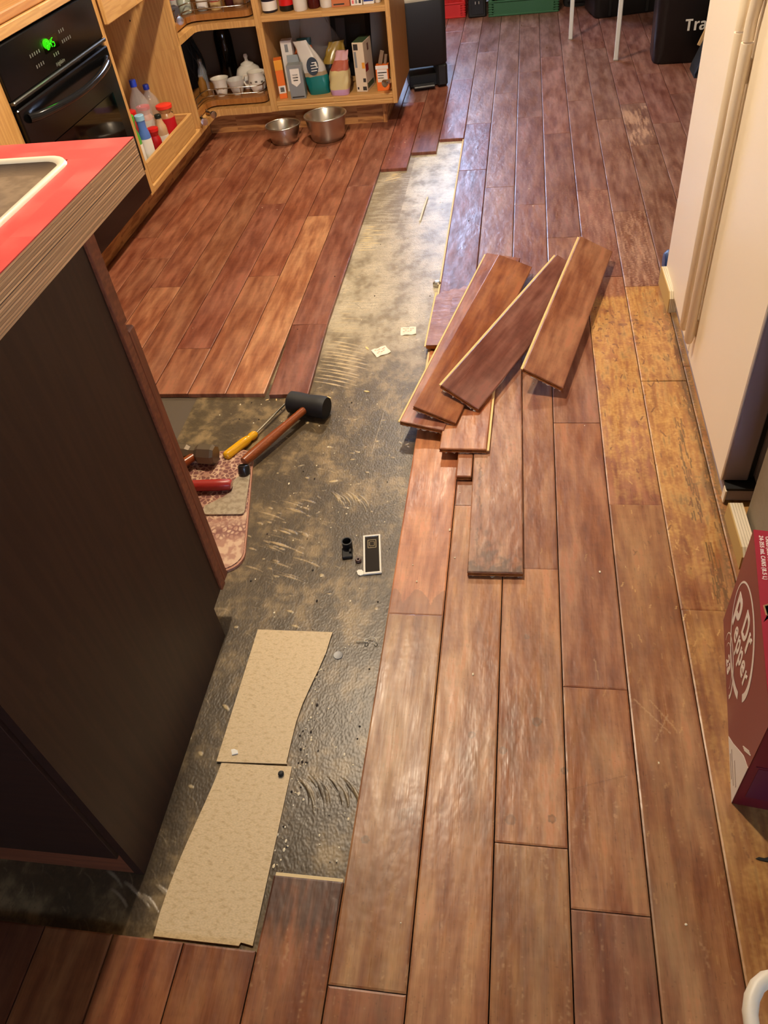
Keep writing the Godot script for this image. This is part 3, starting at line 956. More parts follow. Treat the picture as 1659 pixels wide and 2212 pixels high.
	bx("back_panel", Vector3(-2.185, 0.105, -3.94), Vector3(-2.17, 0.87, -3.238), wood, c)
	bx("bottom_panel", Vector3(-2.17, 0.105, -3.938), Vector3(-1.62, 0.122, -3.238), wood, c)
	bx("bottom_rail", Vector3(-1.62, 0.104, -3.955), Vector3(-1.592, 0.135, -3.238), wood, c, 0.004)
	bx("drawer_front", Vector3(-1.592, 0.745, -3.552), Vector3(-1.572, 0.87, -3.240), wood, c, 0.004)
	bx("drawer_front", Vector3(-1.592, 0.745, -3.93), Vector3(-1.572, 0.87, -3.556), wood, c, 0.004)
	bx("stile", Vector3(-1.62, 0.135, -3.958), Vector3(-1.593, 0.87, -3.936), wood, c)
	for p in [[0.62, -3.9372, -1.80], [0.22, -3.9372, -1.72]]:
		var h := Mb.new()
		h.lathe([Vector2(0, 0), Vector2(0.004, 0.0002), Vector2(0, 0.0004)], 8, Transform3D(Basis(Vector3.RIGHT, PI / 2), Vector3(p[2], p[0], p[1])))
		part("peg_hole", h, mat("hole_dark", c8(24, 14, 8), 0.9), c)
	var tr := thing("pullout_tray", "shallow maple pull-out tray holding the plastic bottles", "tray", Vector3(-1.60, 0.136, -3.585))
	bx("front_board", Vector3(-0.016, 0.0, -0.305), Vector3(0.0, 0.088, 0.325), wood, tr, 0.002)
	bx("tray_floor", Vector3(-0.50, 0.0, -0.30), Vector3(-0.016, 0.010, 0.32), wood, tr, 0.001)
	bx("side_board", Vector3(-0.50, 0.010, -0.305), Vector3(-0.016, 0.088, -0.290), wood, tr, 0.002)
	bx("side_board", Vector3(-0.50, 0.010, 0.31), Vector3(-0.016, 0.088, 0.325), wood, tr, 0.002)
	bx("back_board", Vector3(-0.515, 0.0, -0.305), Vector3(-0.50, 0.088, 0.325), wood, tr, 0.002)

	# corner cabinet with a two-tier pie-cut carousel
	var k := thing("corner_cabinet", "doorless maple corner cabinet with two pie cut turning shelves", "cabinet")
	var fl := PackedVector2Array([Vector2(-1.593, -3.957), Vector2(-1.593, -4.165), Vector2(-1.583, -4.185), Vector2(-1.565, -4.195), Vector2(-1.285, -4.195), Vector2(-1.285, -4.74), Vector2(-2.17, -4.74), Vector2(-2.17, -3.957)])
	var b := Mb.new()
	b.prism(fl, 0.108, 0.140, Transform3D.IDENTITY, 1.0)
	part("bottom_panel", b, wood, k)
	b = Mb.new()
	b.prism(fl, 0.500, 0.528, Transform3D.IDENTITY, 1.0)
	part("fixed_shelf", b, wood, k)
	bx("back_panel", Vector3(-2.17, 0.14, -4.755), Vector3(-1.285, 0.87, -4.74), mat("cabinet_back", c8(120, 88, 62), 0.7), k)
	bx("back_panel", Vector3(-2.185, 0.14, -4.74), Vector3(-2.17, 0.87, -3.957), mat("cabinet_back", c8(120, 88, 62), 0.7), k)
	bx("toe_kick", Vector3(-1.685, -0.001, -4.27), Vector3(-1.67, 0.104, -2.31), tex_mat("pine_board", "pine", 0.7, 3.0), k)
	bx("toe_kick", Vector3(-1.67, -0.001, -4.285), Vector3(-0.70, 0.106, -4.27), tex_mat("pine_board", "pine", 0.7, 3.0), k)
	for y in [0.148, 0.536]:
		var tr2 := Mb.new()
		var pl := PackedVector2Array([Vector2(-1.63, -4.00), Vector2(-1.63, -4.20), Vector2(-1.617, -4.222), Vector2(-1.59, -4.235), Vector2(-1.35, -4.235)])
		for i in 6:
			var a := PI / 2 * i / 5.0
			pl.append(Vector2(-1.35 + sin(a) * 0.035, -4.27 + cos(a) * 0.035))
		for i in 8:
			var a := PI * 0.5 * i / 7.0
			pl.append(Vector2(-1.75 + cos(a) * 0.43, -4.33 - sin(a) * 0.38))
		pl.append(Vector2(-2.1, -4.68)); pl.append(Vector2(-2.13, -4.3)); pl.append(Vector2(-2.02, -4.00))
		tr2.prism(pl, y, y + 0.026, Transform3D.IDENTITY, 1.0)
		var tp := part("turning_tray", tr2, tex_mat("tray_wood", "maple", 0.4, 2.0, c8(206, 178, 150)), k)
		for rh in [0.045, 0.075]:
			var rb := Mb.new()
			var path := [Vector3(-1.645, y + rh, -4.02), Vector3(-1.645, y + rh, -4.20), Vector3(-1.63, y + rh, -4.24), Vector3(-1.595, y + rh, -4.25), Vector3(-1.36, y + rh, -4.25), Vector3(-1.335, y + rh, -4.27), Vector3(-1.332, y + rh, -4.36)]
			rb.tube(path, 0.0028, 6)
			part("guard_rail", rb, mat("chrome_rail", c8(196, 188, 172), 0.22, 1.0), tp, "chrome guard rail")
		for q in [[-1.645, -4.10], [-1.60, -4.25], [-1.45, -4.25], [-1.335, -4.28]]:
			var pb := Mb.new()
			pb.tube([Vector3(q[0], y + 0.026, q[1]), Vector3(q[0], y + 0.076, q[1])], 0.0025, 6)
			part("rail_post", pb, mat("chrome_rail", c8(196, 188, 172), 0.22, 1.0), tp)
	hinge(k, Vector3(-1.59, 0.165, -3.975), 0.5)
	hinge(k, Vector3(-1.585, 0.165, -4.06), 0.9)
	hinge(k, Vector3(-1.585, 0.60, -3.99), 0.4)

	# straight cabinet at the end of the run
	var r := thing("pantry_cabinet", "doorless maple end cabinet packed with bottles and food boxes", "cabinet")
	bx("stile", Vector3(-1.287, 0.11, -4.215), Vector3(-1.252, 0.87, -4.193), wood, r)
	bx("stile", Vector3(-0.645, 0.11, -4.215), Vector3(-0.622, 0.87, -4.193), wood, r)
	bx("side_panel", Vector3(-1.279, 0.11, -4.74), Vector3(-1.262, 0.87, -4.215), wood, r)
	bx("side_panel", Vector3(-0.640, 0.11, -4.74), Vector3(-0.622, 0.87, -4.215), tex_mat("maple_side", "maple", 0.5, 2.6, c8(230, 214, 190)), r)
	bx("back_panel", Vector3(-1.279, 0.11, -4.755), Vector3(-0.622, 0.87, -4.74), mat("pale_back", c8(206, 186, 160), 0.7), r)
	bx("shelf", Vector3(-1.262, 0.135, -4.74), Vector3(-0.640, 0.158, -4.197), wood, r)
	bx("bottom_rail", Vector3(-1.252, 0.110, -4.215), Vector3(-0.645, 0.134, -4.193), wood, r, 0.003)
	bx("shelf", Vector3(-1.262, 0.512, -4.74), Vector3(-0.640, 0.538, -4.195), wood, r)
	bx("toe_kick_end", Vector3(-0.715, -0.001, -4.74), Vector3(-0.695, 0.108, -4.262), tex_mat("pine_board", "pine", 0.7, 3.0), r)
	hinge(r, Vector3(-0.650, 0.215, -4.20), -0.6)
	# worktop over the whole corner run, out of frame
	var tw := thing("corner_worktop", "maple worktop over the corner cabinets above the open shelves", "countertop")
	bx("slab", Vector3(-2.17, 0.872, -4.755), Vector3(-1.60, 0.90, -3.705), tex_mat("butcher_block", "maple", 0.5, 2.0, c8(236, 216, 190)), tw, 0.003)
	bx("slab", Vector3(-1.599, 0.872, -4.755), Vector3(-0.60, 0.90, -4.17), tex_mat("butcher_block", "maple", 0.5, 2.0, c8(236, 216, 190)), tw, 0.003)

# ---------------------------------------------------------------- groceries
func clear_plastic() -> StandardMaterial3D:
	var m := mat("clear_plastic", Color(0.92, 0.94, 0.96, 0.16), 0.08)
	m.transparency = BaseMaterial3D.TRANSPARENCY_ALPHA
	m.metallic_specular = 0.32
	return m

func bottle(called: String, label: String, at: Vector3, r: float, h: float, body: Material, cap: Material, neck := 0.35, group := "", band: Material = null, b0 := 0.15, b1 := 0.55, tilt := 0.0):
	var t := thing(called, label, "bottle", at, rng.randf() * TAU, group)
	t.rotation.z = tilt
	var b := Mb.new()
	var nr := r * neck
	b.lathe([Vector2(0, 0), Vector2(r * 0.9, 0), Vector2(r, r * 0.15), Vector2(r, h * 0.58), Vector2(r * 0.93, h * 0.66), Vector2(r * 0.7, h * 0.75), Vector2(nr, h * 0.86), Vector2(nr, h * 0.93), Vector2(0, h * 0.93)], 22)
	part("body", b, body, t)
	b = Mb.new()
	var cr := nr * 1.12
	b.lathe([Vector2(nr * 0.98, h * 0.90), Vector2(cr, h * 0.90), Vector2(cr, h * 0.99), Vector2(cr * 0.9, h), Vector2(0, h)], 18)
	part("cap", b, cap, t)
	if band:
		b = Mb.new()
		b.lathe([Vector2(r * 0.99, h * b0), Vector2(r * 1.012, h * b0), Vector2(r * 1.012, h * b1), Vector2(r * 0.99, h * b1)], 22)
		part("label_band", b, band, t)
	return t

func carton(called: String, label: String, cat: String, at: Vector3, s: Vector3, turn: float, m: Material, marks: Array, group := ""):
	# marks: [face(0 front, 1 right side, 2 left side), u0, v0, u1, v1, material] in shares of the face
	var t := thing(called, label, cat, at, turn, group)
	var b := Mb.new()
	b.box(Vector3(0, s.y / 2, 0), s, 0.0015)
	part("box", b, m, t)
	for q in marks:
		b = Mb.new()
		var u0 = (q[1] - 0.5); var u1 = (q[3] - 0.5)
		var y0 = q[2] * s.y; var y1 = q[4] * s.y
		if q[0] == 0: b.box(Vector3((u0 + u1) / 2 * s.x, (y0 + y1) / 2, s.z / 2 + 0.0002), Vector3((u1 - u0) * s.x, y1 - y0, 0.0004))
		elif q[0] == 1: b.box(Vector3(s.x / 2 + 0.0002, (y0 + y1) / 2, -(u0 + u1) / 2 * s.z), Vector3(0.0004, y1 - y0, (u1 - u0) * s.z))
		else: b.box(Vector3(-s.x / 2 - 0.0002, (y0 + y1) / 2, (u0 + u1) / 2 * s.z), Vector3(0.0004, y1 - y0, (u1 - u0) * s.z))
		part("printed_patch", b, q[5], t)
	return t

# soft bag: cross-sections from a flat bottom to a pinched top
func bag(called: String, label: String, at: Vector3, w: float, d: float, h: float, turn: float, lean: float, bands: Array, sd := 1):
	var t := thing(called, label, "bag", at, turn, "food bags on the lower pantry shelf")
	var n := 14
	var seg := 20
	var rows := []
	var ns := noise(sd, 6.0, 2)
	for i in n + 1:
		var v := float(i) / n
		var ww := w * (0.5 + 0.06 * sin(v * 5.0)) * (1.0 - 0.30 * smoothstep(0.6, 1.0, v))
		var dd := d * 0.5 * (1.0 - 0.93 * smoothstep(0.45, 0.98, v)) * (0.75 + 0.25 * smoothstep(0.0, 0.1, v))
		var row := []
		for k in seg:
			var a := TAU * k / seg
			var ca := cos(a); var sa := sin(a)
			var p := Vector3(signf(ca) * pow(absf(ca), 0.7) * ww, v * h, -signf(sa) * pow(absf(sa), 0.7) * dd)
			var j := ns.get_noise_3d(ca * 0.4, v * 0.6, sa * 0.4) * 0.012
			p += Vector3(ca, 0, -sa) * j * smoothstep(0.02, 0.2, v)
			p.x += lean * v * v * h
			row.append(p)
		rows.append(row)
	# bands: [v0, v1, name, material]
	for q in bands:
		var b := Mb.new()
		b.smooth(0)
		for i in n:
			var v := (i + 0.5) / n
			if v < q[0] or v >= q[1]: continue
			for k in seg:
				var k2 := (k + 1) % seg
				b.quad(rows[i][k], rows[i][k2], rows[i + 1][k2], rows[i + 1][k])
		if q[0] <= 0.0:
			b.flat()
			for k in range(1, seg - 1): b.tri(rows[0][0], rows[0][k + 1], rows[0][k])
		if q[1] >= 1.0:
			b.flat()
			for k in range(1, seg - 1): b.tri(rows[n][0], rows[n][k], rows[n][k + 1])
		part(q[2], b, q[3], t)
	return t

func build_groceries():
	var white := mat("white_plastic", c8(226, 222, 212), 0.35)
	var navy := mat("navy_plastic", c8(24, 26, 44), 0.3)
	var blackp := mat("black_plastic", c8(16, 16, 17), 0.4)
	var redp := mat("red_plastic", c8(206, 30, 28), 0.35)
	var bluecap := mat("blue_cap", c8(28, 62, 190), 0.4)
	var orange := mat("orange_card", c8(238, 118, 36), 0.6)
	var amber := mat("amber_card", c8(232, 160, 48), 0.6)
	var cream := mat("cream_card", c8(222, 206, 178), 0.7)
	var grey_c := mat("silver_card", c8(150, 158, 160), 0.35, 0.3)
	var ink := mat("dark_ink", c8(52, 46, 42), 0.7)
	var wht := mat("white_card", c8(234, 230, 220), 0.7)
	var clear := clear_plastic()
	var y := 0.1465
	# plastic bottles in the tray
	bottle("soda_bottle", "empty clear bottle with a bright blue cap, nearest the oven stile", Vector3(-1.775, y, -3.72), 0.046, 0.285, clear, bluecap, 0.30, "clear bottles with blue caps")
	bottle("soda_bottle", "empty clear bottle with a dark blue cap, the lowest cap of three", Vector3(-1.80, y, -3.90), 0.044, 0.215, clear, mat("blue_cap_dark", c8(24, 44, 150), 0.4), 0.30, "clear bottles with blue caps")
	bottle("soda_bottle", "empty clear bottle with a deep blue cap beside the maple partition", Vector3(-1.95, y, -3.86), 0.046, 0.30, clear, mat("blue_cap_deep", c8(26, 40, 130), 0.4), 0.30, "clear bottles with blue caps")
	bottle("sauce_jar", "peanut jar with a wide orange red lid by the tray end", Vector3(-1.70, y, -3.815), 0.038, 0.145, mat("peanut", c8(176, 128, 84), 0.3), mat("orange_red_lid", c8(232, 52, 36), 0.4), 0.92, "", mat("red_label", c8(196, 20, 34), 0.5), 0.1, 0.62)
	bottle("sauce_bottle", "white labelled bottle with a red lid behind the peanut jar", Vector3(-1.80, y, -3.80), 0.036, 0.15, mat("pink_sauce", c8(206, 150, 130), 0.3), redp, 0.8, "", white, 0.1, 0.6)
	bottle("sauce_bottle", "red tinted bottle with a crimson lid, behind the blue sprayer", Vector3(-1.82, y, -3.66), 0.042, 0.17, mat("red_tint", c8(150, 40, 40), 0.3), redp, 0.9)
	bottle("sauce_bottle", "dressing bottle with a dark green black cap and pale label", Vector3(-1.672, y, -3.655), 0.027, 0.15, mat("tan_sauce", c8(196, 160, 122), 0.25), mat("green_black_cap", c8(18, 34, 28), 0.4), 0.52, "", wht, 0.08, 0.42)
	bottle("sauce_bottle", "small red bottle with a red cap at the front of the tray", Vector3(-1.655, y, -3.525), 0.026, 0.135, mat("hot_sauce", c8(168, 20, 26), 0.25), redp, 0.9)
	bottle("spray_bottle", "slim blue bottle with a pale blue cap and white label in the tray", Vector3(-1.662, y, -3.445), 0.025, 0.215, mat("blue_bottle", c8(84, 120, 196), 0.3), mat("sky_cap", c8(150, 196, 226), 0.4), 0.75, "", wht, 0.1, 0.55)
	bottle("spray_bottle", "green bottle with a white round label, against the oven stile", Vector3(-1.68, y, -3.375), 0.027, 0.235, mat("green_bottle", c8(84, 170, 60), 0.3), mat("green_cap", c8(70, 180, 44), 0.4), 0.8, "", wht, 0.2, 0.5)
	carton("snack_box", "dark navy box on the cabinet back, half hidden by the stile", "box", Vector3(-2.03, 0.1465, -3.79), Vector3(0.14, 0.30, 0.10), 0.3, navy, [[0, 0.1, 0.3, 0.9, 0.42, ink]])
	# lower pantry shelf
	var f := 0.1585
	carton("cracker_box", "slim orange box at the left end of the lower pantry shelf", "box", Vector3(-1.228, f, -4.262), Vector3(0.040, 0.178, 0.062), 0.25, orange, [[0, 0.0, 0.74, 1.0, 1.0, amber], [1, 0.0, 0.74, 1.0, 1.0, amber], [0, 0.05, 0.14, 0.95, 0.34, wht], [0, 0.25, 0.18, 0.75, 0.30, ink]])
	carton("tea_box", "plain white box standing behind the slim orange box", "box", Vector3(-1.195, f, -4.37), Vector3(0.058, 0.235, 0.05), 0.05, wht, [[0, 0.35, 0.78, 0.65, 0.93, grey_c]])
	var sb = carton("milk_carton", "silver grey carton with a white crest label and open flap", "carton", Vector3(-1.138, f, -4.24), Vector3(0.078, 0.155, 0.062), 0.08, grey_c, [[0, 0.2, 0.48, 0.8, 0.9, wht], [0, 0.32, 0.62, 0.68, 0.66, ink], [0, 0.32, 0.70, 0.68, 0.74, ink], [0, 0.35, 0.54, 0.65, 0.58, ink], [0, 0.1, 0.04, 0.9, 0.08, ink]])
	var b := Mb.new()
	b.box(Vector3(-0.01, 0.172, -0.026), Vector3(0.074, 0.040, 0.003), 0.001, Transform3D(Basis(Vector3.RIGHT, -0.3), Vector3(0, 0, 0)))
	part("flap", b, grey_c, sb)
	b = Mb.new()
	b.prism(PackedVector2Array([Vector2(-0.024, 0), Vector2(0.024, 0), Vector2(0, 0.018)]), 0, 0.0006, Transform3D(Basis(Vector3(1, 0, 0), Vector3(0, 0, 1), Vector3(0, -1, 0)), Vector3(0, 0.075, 0.0312)))
	part("crest_point", b, wht, sb)
	bag("nut_bag", "brown and orange food bag standing behind the silver carton", Vector3(-1.115, f, -4.37), 0.11, 0.06, 0.235, 0.1, 0.05, [[0.0, 0.55, "bag_body", mat("brown_film", c8(150, 88, 40), 0.4)], [0.55, 0.85, "picture_band", mat("rust_film", c8(190, 92, 36), 0.35)], [0.85, 1.0, "top_seal", mat("teal_film", c8(30, 80, 76), 0.4)]], 3)
	bag("coffee_bag", "white bag with a black oval and teal foot, centre of the shelf", Vector3(-1.035, f, -4.285), 0.105, 0.075, 0.245, 0.15, -0.28, [[0.0, 0.36, "teal_foot", mat("teal_bag", c8(20, 118, 116), 0.3)], [0.36, 0.43, "tan_band", mat("tan_film", c8(168, 146, 112), 0.5)], [0.43, 1.0, "bag_body", mat("white_film", c8(206, 200, 190), 0.35)]], 5)
	var ov := Mb.new()
	ov.lathe([Vector2(0, 0), Vector2(0.030, 0.0), Vector2(0.030, 0.0012), Vector2(0, 0.0012)], 24, Transform3D(Basis(Vector3.UP, 0.15) * Basis(Vector3.RIGHT, PI / 2 - 0.14), Vector3(-0.018, 0.135, 0.0365)), 1.35)
	part("black_oval", ov, mat("black_print", c8(16, 22, 22), 0.4), get_node("coffee_bag"))
	for i in 4:
		var lb := Mb.new()
		lb.box(Vector3(-0.018 + 0.004 * (i % 2), 0.115 + i * 0.012, 0.0405 - i * 0.0017), Vector3(0.036 - 0.006 * absi(i - 1), 0.004, 0.0006), 0.0, Transform3D(Basis(Vector3.UP, 0.15), Vector3.ZERO))
		part("oval_lettering", lb, wht, get_node("coffee_bag"))
	bag("pasta_bag", "yellow and lilac food bag with a twisted top beside the cream box", Vector3(-0.918, f, -4.235), 0.092, 0.062, 0.20, -0.1, 0.18, [[0.0, 0.15, "lilac_foot", mat("lilac_film", c8(204, 160, 196), 0.4)], [0.15, 0.58, "bag_body", mat("yellow_film", c8(214, 196, 140), 0.4)], [0.58, 0.80, "picture_band", mat("rust_red_film", c8(176, 90, 66), 0.4)], [0.80, 1.0, "twisted_top", mat("pink_film", c8(206, 160, 160), 0.45)]], 7)
	var clb := mat("clear_film", Color(0.95, 0.93, 0.88, 0.10), 0.12)
	clb.transparency = BaseMaterial3D.TRANSPARENCY_ALPHA
	bag("clear_bag", "crumpled clear plastic bag puffed up behind the white coffee bag", Vector3(-1.02, f, -4.45), 0.20, 0.14, 0.33, 0.0, -0.15, [[0.0, 1.0, "film", clb]], 9)
	bag("chip_bag", "olive yellow food bag lying behind the white bag's shoulder", Vector3(-0.955, f, -4.36), 0.13, 0.08, 0.21, 0.3, 0.1, [[0.0, 0.6, "bag_body", mat("black_film", c8(24, 24, 24), 0.3)], [0.6, 1.0, "olive_top", mat("olive_film", c8(150, 122, 50), 0.25)]], 11)
	carton("appliance_box", "black flat box leaning on the pantry back wall", "box", Vector3(-0.90, f + 0.004, -4.56), Vector3(0.20, 0.29, 0.07), -0.25, blackp, [[0, 0.15, 0.45, 0.42, 0.9, mat("faded_print", c8(74, 66, 62), 0.6)], [0, 0.55, 0.5, 0.85, 0.8, mat("dim_print", c8(30, 30, 30), 0.6)]])
	get_node("appliance_box").rotation.x = -0.10
	var cb = carton("cereal_box", "tall cream cereal box turned to show its printed side", "box", Vector3(-0.797, f, -4.31), Vector3(0.058, 0.222, 0.125), -0.16, cream, [[0, 0.1, 0.85, 0.5, 0.97, ink], [0, 0.1, 0.5, 0.3, 0.82, grey_c], [0, 0.1, 0.05, 0.25, 0.1, ink], [0, 0.6, 0.03, 0.95, 0.11, ink], [0, 0.7, 0.2, 0.95, 0.28, ink], [0, 0.72, 0.48, 0.98, 0.60, amber], [1, 0.05, 0.4, 0.4, 0.55, mat("dark_red_print", c8(140, 34, 34), 0.6)], [1, 0.45, 0.78, 0.62, 0.92, mat("brown_print", c8(110, 70, 52), 0.6)], [1, 0.1, 0.05, 0.9, 0.16, mat("green_print", c8(60, 84, 56), 0.6)]])
	b = Mb.new()
	b.box(Vector3(0.0, 0.2225, 0.0), Vector3(0.054, 0.001, 0.121))
	part("green_top", b, mat("green_print", c8(60, 84, 56), 0.6), cb)
	carton("baking_soda_box", "small orange box with a pale printed panel by the right stile", "box", Vector3(-0.695, f, -4.262), Vector3(0.064, 0.115, 0.042), 0.0, orange, [[0, 0.1, 0.35, 0.9, 0.85, wht], [0, 0.0, 0.86, 1.0, 1.0, wht], [0, 0.15, 0.7, 0.85, 0.74, ink], [0, 0.15, 0.6, 0.6, 0.63, ink], [0, 0.15, 0.5, 0.6, 0.53, ink]])
	var pk := thing("sauce_packet", "folded tan paper packet propped on the small orange box", "packet", Vector3(-0.700, f + 0.116, -4.262), 0.0)
	b = Mb.new()
	b.box(Vector3(-0.005, 0.030, 0.0), Vector3(0.020, 0.062, 0.004), 0.0015, Transform3D(Basis(Vector3.BACK, -0.28), Vector3.ZERO))
	b.box(Vector3(0.020, 0.024, -0.004), Vector3(0.014, 0.046, 0.004), 0.0015, Transform3D(Basis(Vector3.BACK, -0.2), Vector3.ZERO))
	part("paper", b, mat("tan_paper", c8(128, 106, 84), 0.7), pk)
	# upper pantry shelf: bottles and boxes seen by their feet
	var u := 0.5385
	bottle("vitamin_bottle", "navy bottle with a white lower label on the upper pantry shelf", Vector3(-1.222, u, -4.275), 0.037, 0.17, navy, navy, 0.7, "", wht, 0.06, 0.28)
	bottle("vitamin_bottle", "red labelled bottle with a black foot on the upper pantry shelf", Vector3(-1.135, u, -4.278), 0.038, 0.17, blackp, blackp, 0.7, "", redp, 0.14, 0.6)
	bottle("vitamin_bottle", "plain white bottle beside the red labelled bottle", Vector3(-1.062, u, -4.248), 0.034, 0.16, white, white, 0.7)
	bottle("jam_jar", "dark red jar between two white bottles on the upper shelf", Vector3(-1.00, u, -4.275), 0.030, 0.13, mat("dark_jam", c8(74, 12, 16), 0.15), white, 0.85)
	bottle("vitamin_bottle", "white bottle with a navy slanted label on the upper shelf", Vector3(-0.935, u, -4.268), 0.033, 0.16, white, white, 0.7, "", navy, 0.22, 0.6)
	carton("spice_box", "terracotta coloured box on the upper pantry shelf", "box", Vector3(-0.862, u, -4.262), Vector3(0.088, 0.10, 0.05), 0.0, mat("terracotta_card", c8(196, 116, 72), 0.6), [[0, 0.1, 0.08, 0.7, 0.14, ink]])
	carton("medicine_box", "white box with small pink dots on the upper pantry shelf", "box", Vector3(-0.785, u, -4.255), Vector3(0.055, 0.10, 0.04), 0.0, wht, [[0, 0.1, 0.08, 0.28, 0.22, mat("pink_dot", c8(222, 110, 110), 0.6)], [0, 0.4, 0.08, 0.58, 0.22, grey_c], [0, 0.7, 0.08, 0.9, 0.22, ink]])
	carton("medicine_box", "white and blue striped box on the upper pantry shelf", "box", Vector3(-0.727, u, -4.258), Vector3(0.052, 0.10, 0.04), 0.0, wht, [[0, 0.05, 0.12, 0.95, 0.6, mat("blue_print", c8(34, 62, 140), 0.6)]])
	bottle("pill_bottle", "tiny white bottle at the right end of the upper shelf", Vector3(-0.685, u, -4.262), 0.014, 0.09, white, white, 0.8)
	# corner carousel, upper tier
	var ct := 0.5625
	bottle("spice_tin", "red and white tin on the upper corner tray", Vector3(-1.72, ct, -4.36), 0.036, 0.13, redp, white, 0.95, "", white, 0.2, 0.4)
	carton("spice_carton", "grey labelled dark carton at the front of the upper corner tray", "box", Vector3(-1.668, ct, -4.14), Vector3(0.055, 0.06, 0.06), 0.7, mat("dusk_card", c8(66, 62, 68), 0.6), [[1, 0.1, 0.15, 0.9, 0.7, grey_c]])
	bottle("glass_jar", "clear glass jar of pale cloves on the upper corner tray", Vector3(-1.655, ct, -4.285), 0.033, 0.09, mat("garlic_glass", c8(176, 184, 164), 0.1), clear, 0.9)
	bottle("spice_tin", "silver tin with a white label on the upper corner tray", Vector3(-1.575, ct, -4.315), 0.028, 0.10, grey_c, grey_c, 0.9, "", wht, 0.1, 0.5)
	bottle("spice_jar", "red and cream spice jar on the upper corner tray", Vector3(-1.505, ct, -4.315), 0.029, 0.10, mat("pale_spice", c8(206, 178, 120), 0.2), redp, 0.9, "", mat("red_paper", c8(170, 44, 36), 0.6), 0.35, 0.8)
	bottle("spice_jar", "dark maroon spice jar on the upper corner tray", Vector3(-1.44, ct, -4.35), 0.026, 0.10, mat("maroon_spice", c8(70, 30, 32), 0.2), blackp, 0.9)
	bottle("glass_jar", "small clear jar at the right end of the upper corner tray", Vector3(-1.385, ct, -4.31), 0.026, 0.09, mat("clear_jar_fill", c8(150, 120, 90), 0.15), clear, 0.9)
	# corner carousel, lower tier
	var cl := 0.1745
	var china := mat("white_china", c8(232, 226, 210), 0.2)
	var gilt := mat("china_print", c8(110, 104, 92), 0.4)
	var cup := thing("teacup", "white china cup with a flared lip on the lower corner tray", "cup", Vector3(-1.575, cl, -4.315))
	b = Mb.new()
	b.lathe([Vector2(0, 0), Vector2(0.026, 0), Vector2(0.027, 0.006), Vector2(0.036, 0.035), Vector2(0.038, 0.06), Vector2(0.049, 0.083), Vector2(0.046, 0.083), Vector2(0.035, 0.06), Vector2(0.032, 0.03), Vector2(0, 0.012)], 26)
	part("bowl", b, china, cup)
	for i in 7:
		var sp := Mb.new()
		var a := i * TAU / 7
		sp.box(Vector3(0.0372, 0.038, 0), Vector3(0.002, 0.007, 0.010), 0.0008, Transform3D(Basis(Vector3.UP, a), Vector3.ZERO))
		part("printed_sprig", sp, gilt, cup)
	var bw := thing("bowl", "plain white bowl between the teacup and the sugar pot", "bowl", Vector3(-1.487, cl, -4.315))
	b = Mb.new()
	b.lathe([Vector2(0, 0), Vector2(0.025, 0), Vector2(0.028, 0.008), Vector2(0.048, 0.062), Vector2(0.050, 0.072), Vector2(0.046, 0.071), Vector2(0.025, 0.014), Vector2(0, 0.01)], 26)
	part("vessel", b, mat("grey_china", c8(204, 200, 190), 0.3), bw)
	var tp := thing("teapot", "white teapot with a knobbed lid at the back of the lower tray", "teapot", Vector3(-1.445, cl, -4.43))
	b = Mb.new()
	b.lathe([Vector2(0, 0), Vector2(0.045, 0), Vector2(0.066, 0.03), Vector2(0.070, 0.06), Vector2(0.058, 0.09), Vector2(0.035, 0.105), Vector2(0, 0.108)], 28)
	part("body", b, china, tp)
	b = Mb.new()
	b.lathe([Vector2(0.036, 0.104), Vector2(0.034, 0.112), Vector2(0.010, 0.124), Vector2(0.008, 0.134), Vector2(0.012, 0.146), Vector2(0.008, 0.156), Vector2(0, 0.158)], 22)
	part("lid", b, china, tp)
	b = Mb.new()
	b.tube([Vector3(0.06, 0.04, 0.0), Vector3(0.09, 0.06, 0.0), Vector3(0.105, 0.095, 0.0)], [0.014, 0.010, 0.007], 10)
	part("spout", b, china, tp)
	var sg := thing("creamer", "white china cream jug with a printed band and loop handle", "jug", Vector3(-1.375, cl, -4.325))
	b = Mb.new()
	b.lathe([Vector2(0, 0), Vector2(0.030, 0), Vector2(0.032, 0.008), Vector2(0.044, 0.035), Vector2(0.046, 0.06), Vector2(0.040, 0.08), Vector2(0.046, 0.098), Vector2(0.043, 0.098), Vector2(0.036, 0.08), Vector2(0.02, 0.02), Vector2(0, 0.018)], 26)
	part("body", b, china, sg)
	b = Mb.new()
	b.tube([Vector3(-0.040, 0.085, 0.01), Vector3(-0.062, 0.088, 0.014), Vector3(-0.070, 0.065, 0.016), Vector3(-0.060, 0.040, 0.014), Vector3(-0.044, 0.032, 0.01)], 0.005, 8)
	part("handle", b, china, sg)
	b = Mb.new()
	b.tube([Vector3(0.036, 0.088, 0.0), Vector3(0.052, 0.100, 0.0), Vector3(0.064, 0.112, 0.0)], [0.012, 0.009, 0.005], 8)
	part("spout", b, china, sg)
	for i in 9:
		var sp := Mb.new()
		sp.box(Vector3(0.0455, 0.055 + 0.004 * (i % 2), 0), Vector3(0.002, 0.009, 0.013), 0.0008, Transform3D(Basis(Vector3.UP, i * TAU / 9), Vector3.ZERO))
		part("printed_sprig", sp, gilt, sg)
	bottle("glass_cruet", "small glass cruet of amber oil on the lower corner tray", Vector3(-1.68, cl, -4.33), 0.022, 0.10, mat("amber_glass", c8(150, 104, 46), 0.08), clear, 0.5)
	bottle("glass_cruet", "tall clear glass cruet beside the white teacup", Vector3(-1.70, cl, -4.42), 0.024, 0.15, clear, clear, 0.5)
